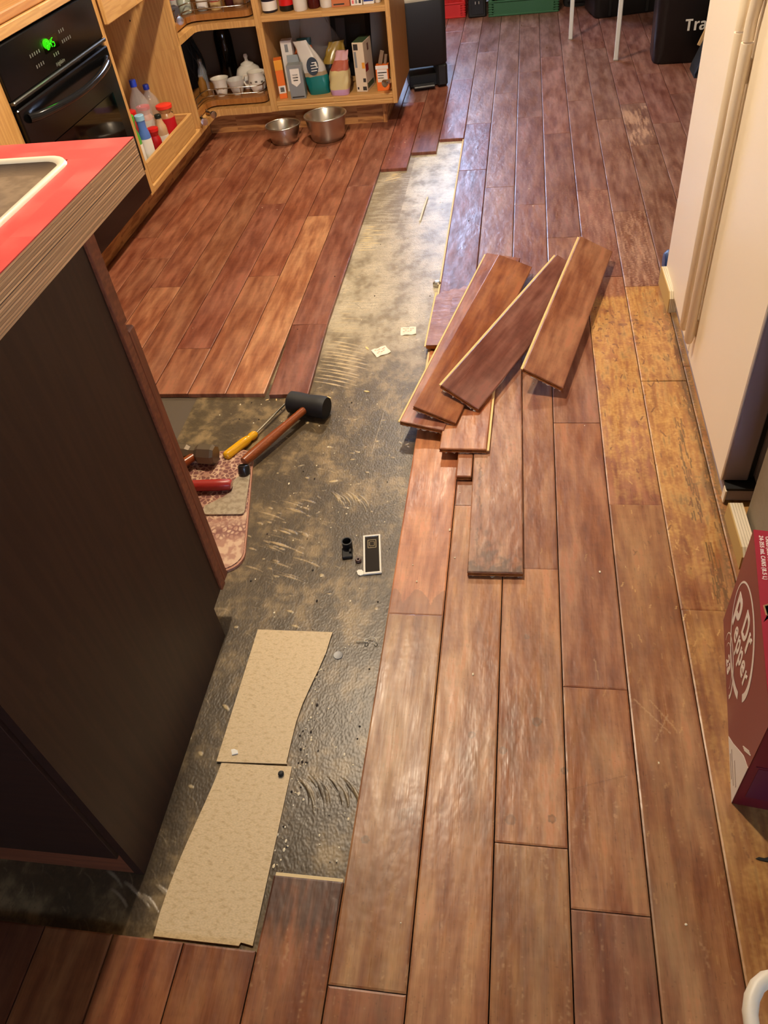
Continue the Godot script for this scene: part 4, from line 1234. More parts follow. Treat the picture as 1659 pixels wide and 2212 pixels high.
	# black things at the back of the corner
	bottle("wine_bottle", "tall black bottle in the dark corner of the cabinet", Vector3(-1.60, cl, -4.58), 0.048, 0.35, mat("black_glass", c8(9, 11, 11), 0.12), blackp, 0.32)
	var ms := thing("wire_basket", "black wire mesh basket at the back of the corner cabinet", "basket", Vector3(-1.84, cl, -4.52))
	for i in 12:
		b = Mb.new()
		var a := TAU * i / 12
		var p := []
		for s in 12: p.append(Vector3(cos(a + s * 0.09) * (0.10 + 0.02 * sin(s * 0.5)), s * 0.028, sin(a + s * 0.09) * (0.10 + 0.02 * sin(s * 0.5))))
		b.tube(p, 0.0035, 5)
		part("wire", b, mat("black_wire", c8(12, 12, 12), 0.5), ms)
		b = Mb.new()
		p = []
		for s in 12: p.append(Vector3(cos(a - s * 0.09) * (0.10 + 0.02 * sin(s * 0.5)), s * 0.028, sin(a - s * 0.09) * (0.10 + 0.02 * sin(s * 0.5))))
		b.tube(p, 0.0035, 5)
		part("wire", b, mat("black_wire", c8(12, 12, 12), 0.5), ms)
	b = Mb.new()
	b.lathe([Vector2(0, 0), Vector2(0.085, 0), Vector2(0.09, 0.28), Vector2(0.0, 0.28)], 18)
	part("dark_liner", b, mat("dark_liner", c8(18, 18, 18), 0.7), ms)
	carton("wrap_box", "slim mauve and red box standing at the corner cabinet's left side", "box", Vector3(-1.80, cl, -4.12), Vector3(0.03, 0.24, 0.05), 0.3, mat("mauve_card", c8(120, 96, 106), 0.6), [[0, 0.0, 0.88, 1.0, 1.0, redp]])

func steel_bowl(called: String, label: String, at: Vector3, r: float, h: float):
	var t := thing(called, label, "bowl", at, 0.0, "")
	var b := Mb.new()
	b.lathe([Vector2(0, 0.001), Vector2(r * 0.70, 0.001), Vector2(r * 0.76, 0.008), Vector2(r * 0.80, 0.02), Vector2(r * 0.97, h - 0.004), Vector2(r * 0.96, h - 0.002), Vector2(r * 0.94, h - 0.004), Vector2(r * 0.785, 0.022), Vector2(r * 0.74, 0.012), Vector2(0, 0.008)], 40)
	var m := mat("brushed_steel", c8(190, 184, 176), 0.28, 1.0)
	part("shell", b, m, t)
	b = Mb.new()
	var ring := []
	for i in 40:
		var a := TAU * i / 40
		ring.append(Vector3(cos(a) * r * 0.985, h - 0.002, sin(a) * r * 0.985))
	b.tube(ring, 0.0042, 8, true)
	part("rolled_rim", b, m, t)
	return t

# ---------------------------------------------------------------- refrigerator, wall end, blocks
func build_right():
	var door := mat("almond_enamel", c8(240, 226, 202), 0.36)
	var grey_side := mat("grey_side", c8(156, 146, 154), 0.5)
	var X := 0.488
	var f := thing("refrigerator", "almond side by side refrigerator with long vertical handles", "refrigerator", Vector3(X, 0, -1.97))
	bx("cabinet", Vector3(0.075, 0.012, -0.53), Vector3(0.72, 1.75, 0.505), grey_side, f, 0.006)
	bx("freezer_door", Vector3(0.0, 0.046, -0.535), Vector3(0.062, 1.74, -0.026), door, f, 0.006)
	var nd := bx("fresh_food_door", Vector3(0.0, 0.046, -0.020), Vector3(0.006, 1.74, 0.520), door, f, 0.003)
	bx("door_side", Vector3(0.0062, 0.047, -0.018), Vector3(0.062, 1.74, 0.520), grey_side, nd, 0.003)
	bx("gasket", Vector3(0.0622, 0.05, 0.07), Vector3(0.0748, 1.73, 0.51), mat("gasket_black", c8(14, 14, 15), 0.7), f, 0.0)
	bx("kick_grille", Vector3(0.012, 0.004, -0.52), Vector3(0.075, 0.040, 0.545), grey_side, f, 0.003)
	bx("grille_edge", Vector3(0.008, 0.004, 0.53), Vector3(0.0122, 0.042, 0.552), door, f, 0.001)
	bx("hinge_cover", Vector3(0.010, 0.0405, 0.50), Vector3(0.080, 0.047, 0.548), mat("gasket_black", c8(14, 14, 15), 0.7), f, 0.0)
	bx("foot", Vector3(0.01, -0.0, -0.50), Vector3(0.05, 0.044, -0.46), mat("almond_foot", c8(206, 196, 176), 0.5), f, 0.003)
	for s in [[-0.064, 0.104], [0.018, 0.112]]:
		var z: float = s[0]
		var b := Mb.new()
		b.tube([Vector3(-0.014, s[1], z), Vector3(-0.016, s[1] + 0.012, z), Vector3(-0.016, 0.855, z)], [0.008, 0.0130, 0.0130], 12)
		var hd := part("door_handle", b, door, f)
		b = Mb.new()
		b.tube([Vector3(-0.016, 0.859, z), Vector3(-0.016, 0.90, z), Vector3(-0.014, 0.96, z + (0.012 if z > -0.02 else -0.012)), Vector3(-0.010, 1.04, z + (0.03 if z > -0.02 else -0.03)), Vector3(-0.008, 1.5, z + (0.03 if z > -0.02 else -0.03))], [0.0125, 0.0125, 0.0135, 0.012, 0.012], 12)
		part("handle_grip", b, door, hd)
		for y in [0.16, 0.80]:
			b = Mb.new()
			b.box(Vector3(-0.005, y, z), Vector3(0.014, 0.05, 0.012), 0.003)
			part("handle_post", b, door, hd)
	# painted wall end between the refrigerator and the camera
	var wb := Mb.new()
	wb.box(Vector3(0.80, 1.225, -1.19), Vector3(0.53, 2.45, 0.34), 0.002)
	var wm := tex_mat("scuffed_paint", "paint", 0.7, 2.0)
	struct("wall_right", wb, wm)
	# plywood blocks left on the floor
	var ply := tex_mat("ply_block_edge", "block_plies", 0.85, 1.0)
	var yel := mat("ply_face", c8(190, 158, 96), 0.7)
	var p := thing("plywood_block", "yellow faced plywood block at the far foot of the refrigerator", "block", Vector3(0.474, 0.0005, -2.395), 0.03, "plywood blocks along the right side")
	block_parts(p, 0.028, 0.062, 0.19, yel, ply)
	p = thing("plywood_block", "yellow faced plywood block under the scuffed wall end behind the drink carton", "block", Vector3(0.498, 0.0005, -1.292), 0.02, "plywood blocks along the right side")
	block_parts(p, 0.030, 0.046, 0.165, yel, ply)
	var bl := thing("bottle_cap_end", "rounded dark blue bottle end peeking out behind the far plywood block", "bottle", Vector3(0.545, 0.042, -2.56))
	var b2 := Mb.new()
	b2.lathe([Vector2(0, 0), Vector2(0.030, 0.002), Vector2(0.040, 0.012), Vector2(0.042, 0.03), Vector2(0.042, 0.2), Vector2(0, 0.2)], 24, Transform3D(Basis(Vector3.BACK, -PI / 2), Vector3(-0.06, 0, 0)))
	part("body", b2, mat("deep_blue", c8(22, 52, 104), 0.4), bl)
	b2 = Mb.new()
	for q in [[0.0, 0.010, 0.012, 0.002], [0.0, -0.010, 0.012, 0.002], [0.005, 0.0, 0.002, 0.020], [-0.005, 0.0, 0.002, 0.020]]:
		b2.box(Vector3(-0.030 + q[0], 0.022 + q[1] * 0.7, 0.0385), Vector3(q[2], q[3] * 0.7, 0.001), 0.0, Transform3D(Basis.IDENTITY, Vector3.ZERO))
	part("white_mark", b2, mat("white_print", c8(220, 220, 220), 0.5), bl)

func block_parts(p: Node3D, w: float, h: float, l: float, face: Material, ply: Material):
	var b := Mb.new()
	var prof := PackedVector2Array([Vector2(l / 2, 0), Vector2(l / 2 - 0.004, h * 0.75), Vector2(l / 2 - 0.025, h), Vector2(-l / 2, h), Vector2(-l / 2, 0)])
	for i in 5:
		b.prism(prof, w * i / 5.0, w * (i + 0.86) / 5.0, TURN_SIDE)
	part("ply_core", b, ply, p)
	b = Mb.new()
	b.prism(prof, -0.003, 0.0, TURN_SIDE)
	part("yellow_face", b, face, p)

# ellipse band drawn as a flat solid
func oval_band(b: Mb, c: Vector2, rx: float, ry: float, wd: Callable, a0: float, a1: float, xf: Transform3D, n := 40, th := 0.0005):
	for i in n:
		var t0 := lerpf(a0, a1, float(i) / n)
		var t1 := lerpf(a0, a1, float(i + 1) / n)
		var w0: float = wd.call(t0)
		var w1: float = wd.call(t1)
		var p := [c + Vector2(cos(t0) * rx, sin(t0) * ry), c + Vector2(cos(t1) * rx, sin(t1) * ry), c + Vector2(cos(t1) * (rx - w1), sin(t1) * (ry - w1)), c + Vector2(cos(t0) * (rx - w0), sin(t0) * (ry - w0))]
		var q := []
		for k in p: q.append(xf * Vector3(k.x, k.y, th))
		b.quad(q[0], q[1], q[2], q[3])

func build_carton():
	var A := Vector3(0.387, 0.0005, -0.661)
	var yaw := atan2(-(0.440 - 0.387), -(-1.065 + 0.661)) 
	# local axes: z along the box towards the camera, x to the right, origin at the near left foot
	var t := thing("drink_carton", "maroon soda carton with white oval logo standing at the right edge", "carton", A)
	var dir := Vector3(0.387 - 0.440, 0, -0.661 + 1.065).normalized()
	t.basis = Basis(Vector3.UP.cross(dir), Vector3.UP, dir)
	var L := 0.4075
	var H := 0.276
	var W := 0.135
	var red := mat("carton_red", c8(122, 40, 34), 0.42)
	var crim := mat("carton_crimson", c8(150, 22, 44), 0.42)
	var white := mat("carton_white", c8(222, 212, 198), 0.5)
	var raw := mat("raw_card", c8(160, 120, 84), 0.9)
	var th := 0.0015
	var b := Mb.new()
	b.box(Vector3(th / 2, H / 2, -L / 2), Vector3(th, H, L))
	b.box(Vector3(W - th / 2, H / 2, -L / 2), Vector3(th, H, L))
	b.box(Vector3(W / 2, H / 2, -L + th / 2), Vector3(W - 0.004, H, th))
	b.box(Vector3(W / 2, th / 2, -L / 2), Vector3(W - 0.004, th, L - 0.004))
	part("body", b, red, t)
	b = Mb.new()
	b.box(Vector3(W / 2, H / 2, -th / 2), Vector3(W - 0.0002, H - 0.0002, th))
	part("end_flap", b, mat("carton_end", c8(112, 22, 34), 0.35), t)
	b = Mb.new()
	b.box(Vector3(W / 2, H / 2, 0.0004), Vector3(W - 0.02, 0.002, 0.0008))
	b.box(Vector3(W / 2, H * 0.30, 0.0004), Vector3(W - 0.03, 0.10, 0.0006))
	part("glued_flap", b, mat("carton_flap", c8(96, 30, 52), 0.3), t)
	# top with a torn hand hole
	b = Mb.new()
	var poly := PackedVector2Array([Vector2(0, -L), Vector2(W, -L), Vector2(W, -0.262), Vector2(0.075, -0.258), Vector2(0.045, -0.246), Vector2(0.026, -0.238), Vector2(0.006, -0.226), Vector2(0.009, -0.205), Vector2(0.003, -0.190), Vector2(0.016, -0.206), Vector2(0.030, -0.216), Vector2(0.06, -0.222), Vector2(W, -0.226), Vector2(W, 0), Vector2(0, 0)])
	b.prism(poly, H - 0.0012, H + 0.0004)
	part("top_panel", b, crim, t)
	b = Mb.new()
	b.tube([Vector3(W, H + 0.002, -0.261), Vector3(0.075, H + 0.004, -0.257), Vector3(0.045, H + 0.003, -0.245), Vector3(0.026, H + 0.002, -0.237), Vector3(0.006, H + 0.001, -0.225), Vector3(0.009, H + 0.001, -0.205)], 0.0018, 6)
	part("torn_edge", b, raw, t)
	b = Mb.new()
	b.box(Vector3(W / 2, H - 0.06, -L / 2), Vector3(W - 0.01, 0.004, L - 0.02))
	part("dark_inside", b, mat("carton_inside", c8(24, 14, 12), 0.9), t)
	# left face print: plane x = 0 looking along +x; text runs towards +z
	var face := Transform3D(Basis(Vector3(0, 0, 1), Vector3(0, 1, 0), Vector3(-1, 0, 0)), Vector3(0, 0, -L))   # local u from the far end
	b = Mb.new()
	var tilt := Transform3D(Basis(Vector3.BACK, 0.16), Vector3(0.156, 0.142, 0))
	oval_band(b, Vector2.ZERO, 0.128, 0.094, func(a): return 0.004 + 0.011 * pow(absf(cos(a * 0.5 + 0.2)), 2.0), -0.5, 5.4, face * tilt, 56)
	part("logo_oval", b, white, t)
	var slant := Basis(Vector3(1, 0, 0), Vector3(0.16, 1, 0), Vector3(0, 0, 1))
	text_part("logo_lettering", "Dr", 0.060, white, t, face * Transform3D(Basis(Vector3.BACK, 0.30) * slant, Vector3(0.170, 0.180, 0.0004)))
	text_part("logo_lettering", "P", 0.082, white, t, face * Transform3D(Basis(Vector3.BACK, 0.30) * slant, Vector3(0.078, 0.122, 0.0004)))
	text_part("logo_lettering", "epper", 0.044, white, t, face * Transform3D(Basis(Vector3.BACK, 0.30) * slant, Vector3(0.176, 0.126, 0.0004)))
	b = Mb.new()
	oval_band(b, Vector2(0.135, 0.030), 0.074, 0.044, func(a): return 0.0025 + 0.006 * pow(absf(cos(a * 0.5)), 2.0), -0.3, PI + 0.3, face, 40)
	oval_band(b, Vector2(0.135, 0.028), 0.052, 0.030, func(a): return 0.0018, -0.2, PI + 0.2, face, 30)
	part("logo_badge", b, white, t)
	text_part("badge_number", "23", 0.028, white, t, face * Transform3D(Basis(Vector3.BACK, 0.05) * slant, Vector3(0.132, 0.026, 0.0004)))
	b = Mb.new()
	b.prism(PackedVector2Array([Vector2(0.275, 0.0), Vector2(0.31, 0.035), Vector2(0.345, 0.075), Vector2(0.372, 0.105), Vector2(L - 0.001, 0.128), Vector2(L - 0.001, 0.0)]), -0.0005, 0.0, face * Transform3D(Basis(Vector3(1, 0, 0), Vector3(0, 0, -1), Vector3(0, 1, 0)), Vector3.ZERO))
	part("white_corner", b, white, t)
	b = Mb.new()
	for q in [[0.372, 0.040, 0.05], [0.35, 0.022, 0.07], [0.342, 0.010, 0.05]]:
		b.box(Vector3(q[0], q[1], 0.0008), Vector3(q[2], 0.004, 0.0005), 0.0, face)
	part("small_print", b, mat("print_grey", c8(150, 130, 116), 0.6), t)
	for i in 3:
		b = Mb.new()
		b.box(Vector3(0.37 + i * 0.006, 0.128 - i * 0.002, 0.0005), Vector3(0.05, 0.0022, 0.0005), 0.0, face * Transform3D(Basis(Vector3.BACK, 0.9), Vector3(0.24, -0.245, 0)))
		part("pin_stripe", b, white, t)
	# top print: reading direction +z, line feed towards -x
	var top := Transform3D(Basis(Vector3(0, 0, 1), Vector3(1, 0, 0), Vector3(0, 1, 0)), Vector3(0, H + 0.0005, -L))
	text_part("pack_text", "24-12 FL OZ", 0.0075, white, t, top * Transform3D(Basis.IDENTITY, Vector3(0.042, 0.034, 0)))
	text_part("pack_text", "CANS (288 FL OZ)", 0.0075, white, t, top * Transform3D(Basis.IDENTITY, Vector3(0.055, 0.023, 0)))
	text_part("pack_text", "24-355 mL CANS (8.5 L)", 0.0075, white, t, top * Transform3D(Basis.IDENTITY, Vector3(0.068, 0.012, 0)))
	b = Mb.new()
	oval_band(b, Vector2(0.12, 0.115), 0.085, 0.085, func(a): return 0.008, PI * 0.9, PI * 2.0, top, 40, 0.0003)
	oval_band(b, Vector2(0.245, 0.085), 0.05, 0.06, func(a): return 0.005, PI * 0.9, PI * 2.0, top, 40, 0.0003)
	part("top_logo", b, white, t)
	text_part("top_lettering", "Dr Pepper", 0.030, white, t, top * Transform3D(Basis(Vector3.BACK, 0.12) * slant, Vector3(0.145, 0.095, 0)))
	b = Mb.new()
	b.box(Vector3(0.357, 0.075, 0.0002), Vector3(0.098, 0.122, 0.0006), 0.0, top)
	part("rewards_panel", b, white, t)
	text_part("rewards_text", "REWARDS", 0.013, mat("carton_ink", c8(110, 20, 52), 0.6), t, top * Transform3D(Basis.IDENTITY, Vector3(0.357, 0.028, 0.0006)))

# ---------------------------------------------------------------- tools and scraps on the subfloor
const SUB := -0.0145
func build_tools():
	# kneeling mat
	var m := thing("kneeling_mat", "tan reptile patterned kneeling mat poking out under the island", "mat", Vector3(-0.835, SUB, -1.372), 0.20)
	var b := Mb.new()
	var pl := PackedVector2Array()
	for cr in [[1, 1, 0], [-1, 1, 1], [-1, -1, 2], [1, -1, 3]]:
		for i in 7:
			var a: float = PI / 2 * (cr[2] + i / 6.0)
			pl.append(Vector2(cr[0] * (0.14 - 0.055) + cos(a) * 0.055, cr[1] * (0.235 - 0.055) + sin(a) * 0.055))
	var pl2 := PackedVector2Array()
	for p in pl: pl2.append(p * 0.975)
	b.prism(pl, 0, 0.008)
	part("base", b, mat("mat_edge", c8(176, 128, 104), 0.7), m)
	b = Mb.new()
	var mm := tex_mat("reptile_print", "mat_print", 0.6, 1.0)
	b.prism(pl2, 0.008, 0.011, Transform3D.IDENTITY, 1.0)
	mm.uv1_scale = Vector3(1 / 0.28, 1 / 0.47, 1)
	mm.uv1_offset = Vector3(0.5, 0.5, 0)
	part("printed_top", b, mm, m)
	# rubber mallet
	var black := mat("mallet_rubber", c8(18, 18, 18), 0.62)
	var t := thing("mallet", "black rubber mallet with a brown wooden handle", "mallet", Vector3(-0.613, SUB + 0.0335, -1.796))
	var ax := Vector3(0.129, 0, 0.034).normalized()
	b = Mb.new()
	var hx := Transform3D(Basis(ax.cross(Vector3.UP).normalized(), ax, Vector3.UP).orthonormalized(), Vector3.ZERO)
	b.lathe([Vector2(0, -0.064), Vector2(0.027, -0.064), Vector2(0.033, -0.059), Vector2(0.0335, -0.03), Vector2(0.031, 0.0), Vector2(0.0335, 0.03), Vector2(0.034, 0.054), Vector2(0.0315, 0.062), Vector2(0, 0.064)], 30, hx)
	part("head", b, black, t)
	b = Mb.new()
	var e := Vector3(-0.748, 0.012, -1.545) - t.position
	var pts := []
	var rr := []
	for i in 9:
		var s := i / 8.0
		pts.append(Vector3(0, 0.001, 0.012).lerp(e, 0.04 + 0.96 * s))
		rr.append(lerpf(0.0115, 0.0150, smoothstep(0.1, 0.8, s)) - (0.002 if i == 8 else 0.0))
	b.tube(pts, rr, 16)
	part("handle", b, tex_mat("handle_wood", "pine", 0.28, 6.0, c8(190, 138, 106)), t)
	# screwdriver
	var s := thing("screwdriver", "long screwdriver with a translucent yellow handle", "screwdriver", Vector3(-0.753, SUB + 0.012, -1.688))
	var d := Vector3(0.070, 0.004, -0.166).normalized()
	b = Mb.new()
	b.tube([d * -0.01, d * 0.150, d * 0.160, d * 0.170], [0.0038, 0.0038, 0.0046, 0.001], 10)
	part("shaft", b, mat("bright_steel", c8(214, 212, 204), 0.2, 1.0), s)
	var d2 := Vector3(-0.062, 0.006, 0.116).normalized()
	b = Mb.new()
	var hxf := Transform3D(Basis(d2.cross(Vector3.UP).normalized(), d2, Vector3.UP).orthonormalized(), Vector3.ZERO)
	var prof := [[0.0, 0.008], [0.006, 0.0115], [0.02, 0.0125], [0.028, 0.0095], [0.036, 0.0125], [0.05, 0.0142], [0.12, 0.0142], [0.127, 0.012], [0.131, 0.0]]
	for i in prof.size() - 1:
		b.smooth(3)
		for k in 36:
			var f = func(kk: int, q: Array) -> Vector3:
				var a := TAU * kk / 36.0
				var rad: float = q[1] * (1.0 - (0.10 * pow(absf(sin(a * 3.0)), 4.0) if q[0] > 0.04 and q[0] < 0.125 else 0.0))
				return hxf * Vector3(cos(a) * rad, q[0], -sin(a) * rad)
			b.quad(f.call(k, prof[i]), f.call(k + 1, prof[i]), f.call(k + 1, prof[i + 1]), f.call(k, prof[i + 1]))
	var ym := mat("yellow_acetate", c8(214, 160, 20), 0.18)
	ym.subsurf_scatter_enabled = true
	ym.subsurf_scatter_strength = 0.25
	part("handle", b, ym, s)
	# sledge head
	var h := thing("hammer", "small steel sledge hammer with an octagonal head by the island", "hammer", Vector3(-0.872, SUB + 0.041, -1.560))
	b = Mb.new()
	var st := tex_mat("forged_steel", "steel", 0.38, 6.0, c8(150, 138, 122), 0.7)
	var hd := Vector3(0.085, 0, 0.006).normalized()
	var oct := func(r: float, x: float) -> Array:
		var p := []
		for k in 8:
			var a := TAU * (k + 0.5) / 8
			p.append(hd * x + Vector3.UP * cos(a) * r + hd.cross(Vector3.UP) * sin(a) * r)
		return p
	var secs := [[-0.085, 0.02], [-0.078, 0.026], [-0.045, 0.026], [-0.034, 0.020], [-0.018, 0.020], [-0.006, 0.0295], [0.034, 0.0305], [0.042, 0.025]]
	for i in secs.size() - 1:
		var P = oct.call(secs[i][1], secs[i][0])
		var Q = oct.call(secs[i + 1][1], secs[i + 1][0])
		for k in 8:
			b.quad(P[k], P[(k + 1) % 8], Q[(k + 1) % 8], Q[k])
	for q in [0, secs.size() - 1]:
		var P = oct.call(secs[q][1], secs[q][0])
		for k in range(1, 7):
			if q == 0: b.tri(P[0], P[k + 1], P[k])
			else: b.tri(P[0], P[k], P[k + 1])
	part("head", b, st, h)
	b = Mb.new()
	b.tube([Vector3(-0.022, 0, 0.01), Vector3(-0.09, -0.004, 0.10), Vector3(-0.16, -0.008, 0.19)], [0.012, 0.0135, 0.014], 12)
	part("handle", b, tex_mat("handle_wood", "pine", 0.28, 6.0, c8(190, 138, 106)), h)
	# scraper
	var sc := thing("scraper", "steel flooring scraper with a red handle and black cap", "scraper", Vector3(-0.75, SUB + 0.0115, -1.43))
	b = Mb.new()
	var o := Vector2(-0.75, -1.43)
	var bp := PackedVector2Array()
	for q in [[-0.744, -1.506], [-0.722, -1.504], [-0.719, -1.49], [-0.699, -1.362], [-0.700, -1.354], [-0.706, -1.350], [-0.80, -1.346], [-0.815, -1.352], [-0.815, -1.378], [-0.80, -1.39], [-0.775, -1.412], [-0.762, -1.428], [-0.756, -1.440], [-0.766, -1.455], [-0.766, -1.472], [-0.758, -1.488]]: bp.append(Vector2(q[0], q[1]) - o)
	b.prism(bp, 0.002, 0.0048)
	part("blade", b, tex_mat("worn_blade", "steel", 0.35, 5.0, c8(226, 216, 196), 0.45), sc)
	b = Mb.new()
	b.tube([Vector3(-0.006, 0.017, -0.018), Vector3(-0.012, 0.018, -0.018), Vector3(-0.05, 0.018, -0.015), Vector3(-0.16, 0.018, -0.008)], [0.012, 0.0155, 0.0165, 0.015], 14)
	part("handle", b, mat("red_grip", c8(150, 38, 30), 0.35), sc)
	b = Mb.new()
	b.lathe([Vector2(0, 0), Vector2(0.0145, 0), Vector2(0.0165, 0.004), Vector2(0.0165, 0.020), Vector2(0.015, 0.026), Vector2(0.0125, 0.027), Vector2(0.012, 0.020), Vector2(0, 0.020)], 22, Transform3D(Basis(Vector3.RIGHT, -0.5), Vector3(0.011, 0.003, -0.076)))
	part("end_cap", b, mat("cap_black", c8(34, 32, 30), 0.28), sc)

	# vinyl tiles
	var tile := tex_mat("vinyl_tile", "tile", 0.5, 3.2)
	t = thing("vinyl_tile", "beige vinyl tile cut with a curved edge, the farther of two", "tile", Vector3(-0.50, SUB, -0.83), 0.0, "loose vinyl tiles")
	o = Vector2(-0.50, -0.83)
	var cut := PackedVector2Array([Vector2(-0.571, -0.993) - o, Vector2(-0.396, -0.995) - o])
	for i in 8:
		var q := i / 7.0
		cut.append(Vector2(lerpf(-0.398, -0.432, smoothstep(0.0, 0.75, q)), lerpf(-0.985, -0.680, q)) - o)
	cut.append(Vector2(-0.430, -0.676) - o); cut.append(Vector2(-0.574, -0.670) - o)
	b = Mb.new(); b.prism(cut, 0.002, 0.0048)
	part("sheet", b, tile, t)
	t = thing("vinyl_tile", "beige vinyl tile with a bowed left side, nearest the camera", "tile", Vector3(-0.50, SUB, -0.51), 0.0, "loose vinyl tiles")
	o = Vector2(-0.50, -0.51)
	var cut2 := PackedVector2Array()
	for i in 9:
		var q := i / 8.0
		cut2.append(Vector2(lerpf(-0.563, -0.592, smoothstep(0.0, 1.0, q)) - 0.006 * sin(PI * q), lerpf(-0.668, -0.350, q)) - o)
	cut2.append(Vector2(-0.440, -0.3505) - o); cut2.append(Vector2(-0.4375, -0.356) - o); cut2.append(Vector2(-0.416, -0.353) - o); cut2.append(Vector2(-0.419, -0.672) - o)
	b = Mb.new(); b.prism(cut2, 0.001, 0.004)
	part("sheet", b, tile, t)

	# little things dropped on the underlayment
	var white := mat("paper_white", c8(232, 228, 214), 0.8)
	t = thing("bracket", "small black plastic bracket with a round collar", "bracket", Vector3(-0.404, SUB, -1.238), 0.2)
	b = Mb.new()
	b.lathe([Vector2(0.010, 0), Vector2(0.0125, 0), Vector2(0.0125, 0.018), Vector2(0.0135, 0.022), Vector2(0.0105, 0.022), Vector2(0.010, 0.018), Vector2(0.010, 0)], 20, Transform3D(Basis.IDENTITY, Vector3(0.002, 0.004, -0.016)))
	part("collar", b, black, t)
	b = Mb.new()
	b.box(Vector3(0, 0.004, 0.004), Vector3(0.026, 0.008, 0.034), 0.002)
	b.box(Vector3(0.008, 0.010, 0.002), Vector3(0.006, 0.008, 0.014), 0.001)
	part("foot", b, black, t)
	t = thing("framed_slide", "dark glass slide in a thin white frame", "slide", Vector3(-0.341, SUB, -1.234), 0.16)
	b = Mb.new()
	for q in [[0, -0.0615, 0.044, 0.005], [0, 0.0615, 0.044, 0.006]]: b.box(Vector3(q[0], 0.003, q[1]), Vector3(q[2], 0.005, q[3]), 0.0008)
	for q in [-0.0195, 0.0195]: b.box(Vector3(q, 0.003, 0), Vector3(0.0045, 0.005, 0.122), 0.0008)
	part("frame", b, white, t)
	bx("pane", Vector3(-0.0175, 0.0006, -0.0595), Vector3(0.0175, 0.0024, 0.0595), mat("dark_pane", c8(44, 40, 36), 0.12), t, 0.0)
	b = Mb.new()
	for q in [[0, -0.048, 0.020, 0.0014], [0, -0.022, 0.020, 0.0014], [-0.010, -0.035, 0.0014, 0.026], [0.010, -0.035, 0.0014, 0.026], [0, -0.042, 0.012, 0.001], [0, -0.028, 0.012, 0.001], [-0.006, -0.035, 0.001, 0.014], [0.006, -0.035, 0.001, 0.014]]: b.box(Vector3(q[0], 0.0028, q[1]), Vector3(q[2], 0.0006, q[3]))
	part("etched_square", b, mat("tan_etch", c8(160, 140, 96), 0.6), t)
	t = thing("grommet", "brown ring grommet beside the framed slide", "grommet", Vector3(-0.372, SUB, -1.212))
	b = Mb.new()
	b.lathe([Vector2(0.003, 0), Vector2(0.007, 0), Vector2(0.008, 0.004), Vector2(0.006, 0.008), Vector2(0.003, 0.008), Vector2(0.003, 0)], 16)
	part("ring", b, mat("brown_rubber", c8(84, 58, 48), 0.5), t)
	t = thing("chip", "white rounded chip at the near corner of the framed slide", "chip", Vector3(-0.362, SUB, -1.174))
	b = Mb.new()
	b.prism(PackedVector2Array([Vector2(-0.009, -0.004), Vector2(-0.005, -0.009), Vector2(0.003, -0.009), Vector2(0.009, -0.002), Vector2(0.009, 0.006), Vector2(0.003, 0.009), Vector2(-0.004, 0.007)]), 0, 0.003)
	part("flake", b, white, t)
	t = thing("coin", "grey coin lying beside the farther vinyl tile", "coin", Vector3(-0.374, SUB, -0.937))
	b = Mb.new()
	b.lathe([Vector2(0, 0), Vector2(0.0102, 0), Vector2(0.0106, 0.0006), Vector2(0.0102, 0.0019), Vector2(0.0092, 0.0017), Vector2(0, 0.0017)], 28)
	part("disc", b, mat("nickel", c8(120, 120, 120), 0.45, 0.3), t)
	t = thing("twist_tie", "curled clear plastic tie lying by the plank edge", "tie", Vector3(-0.31, SUB + 0.003, -0.978))
	b = Mb.new()
	var cp := [Vector3(-0.030, 0, 0.004)]
	for i in 26:
		var q := i / 25.0
		cp.append(Vector3(-0.012 + 0.030 * q + 0.008 * cos(q * 9.0), 0.002 + 0.006 * absf(sin(q * 7.0)), 0.002 + 0.007 * sin(q * 9.0)))
	b.tube(cp, 0.0011, 6)
	part("strand", b, mat("pale_plastic", c8(214, 206, 184), 0.3), t)
	t = thing("paper_stick", "thin white paper stick in the long floor gap", "stick", Vector3(-0.4035, SUB + 0.004, -3.20), 0.0)
	b = Mb.new()
	b.tube([Vector3(-0.004, 0, 0.12), Vector3(0.001, 0.002, 0.0), Vector3(0.006, 0, -0.115)], 0.0042, 8)
	part("stick", b, white, t)
	for q in [[Vector3(-0.440, SUB, -2.124), 0.55, "white paper packet turned cornerwise, nearer of the two on the underlayment"], [Vector3(-0.363, SUB, -2.244), 0.10, "white paper packet lying square, farther of the two on the underlayment"]]:
		t = thing("paper_packet", q[2], "packet", q[0], q[1], "white paper packets")
		b = Mb.new()
		var n := 8
		b.smooth(0)
		for i in n:
			for j in 4:
				var pt = func(ii: int, jj: int) -> Vector3:
					return Vector3((ii / 8.0 - 0.5) * 0.052, 0.003 + 0.0014 * sin(ii * 1.3 + jj) + 0.001 * cos(jj * 2.1), (jj / 4.0 - 0.5) * 0.045 + 0.001 * sin(ii * 2.2))
				b.quad(pt.call(i, j + 1), pt.call(i + 1, j + 1), pt.call(i + 1, j), pt.call(i, j))
				b.quad(pt.call(i, j) - Vector3(0, 0.0014, 0), pt.call(i + 1, j) - Vector3(0, 0.0014, 0), pt.call(i + 1, j + 1) - Vector3(0, 0.0014, 0), pt.call(i, j + 1) - Vector3(0, 0.0014, 0))
		part("sachet", b, white, t)
		b = Mb.new()
		for k in 9:
			b.box(Vector3(-0.016 + (k % 5) * 0.008, 0.0056, -0.010 + (k / 5) * 0.014 + 0.002 * (k % 2)), Vector3(0.006, 0.0006, 0.0016), 0.0, Transform3D(Basis(Vector3.UP, 0.1 * (k % 3 - 1)), Vector3.ZERO))
		part("faint_print", b, mat("orange_ink", c8(222, 150, 110), 0.7), t)
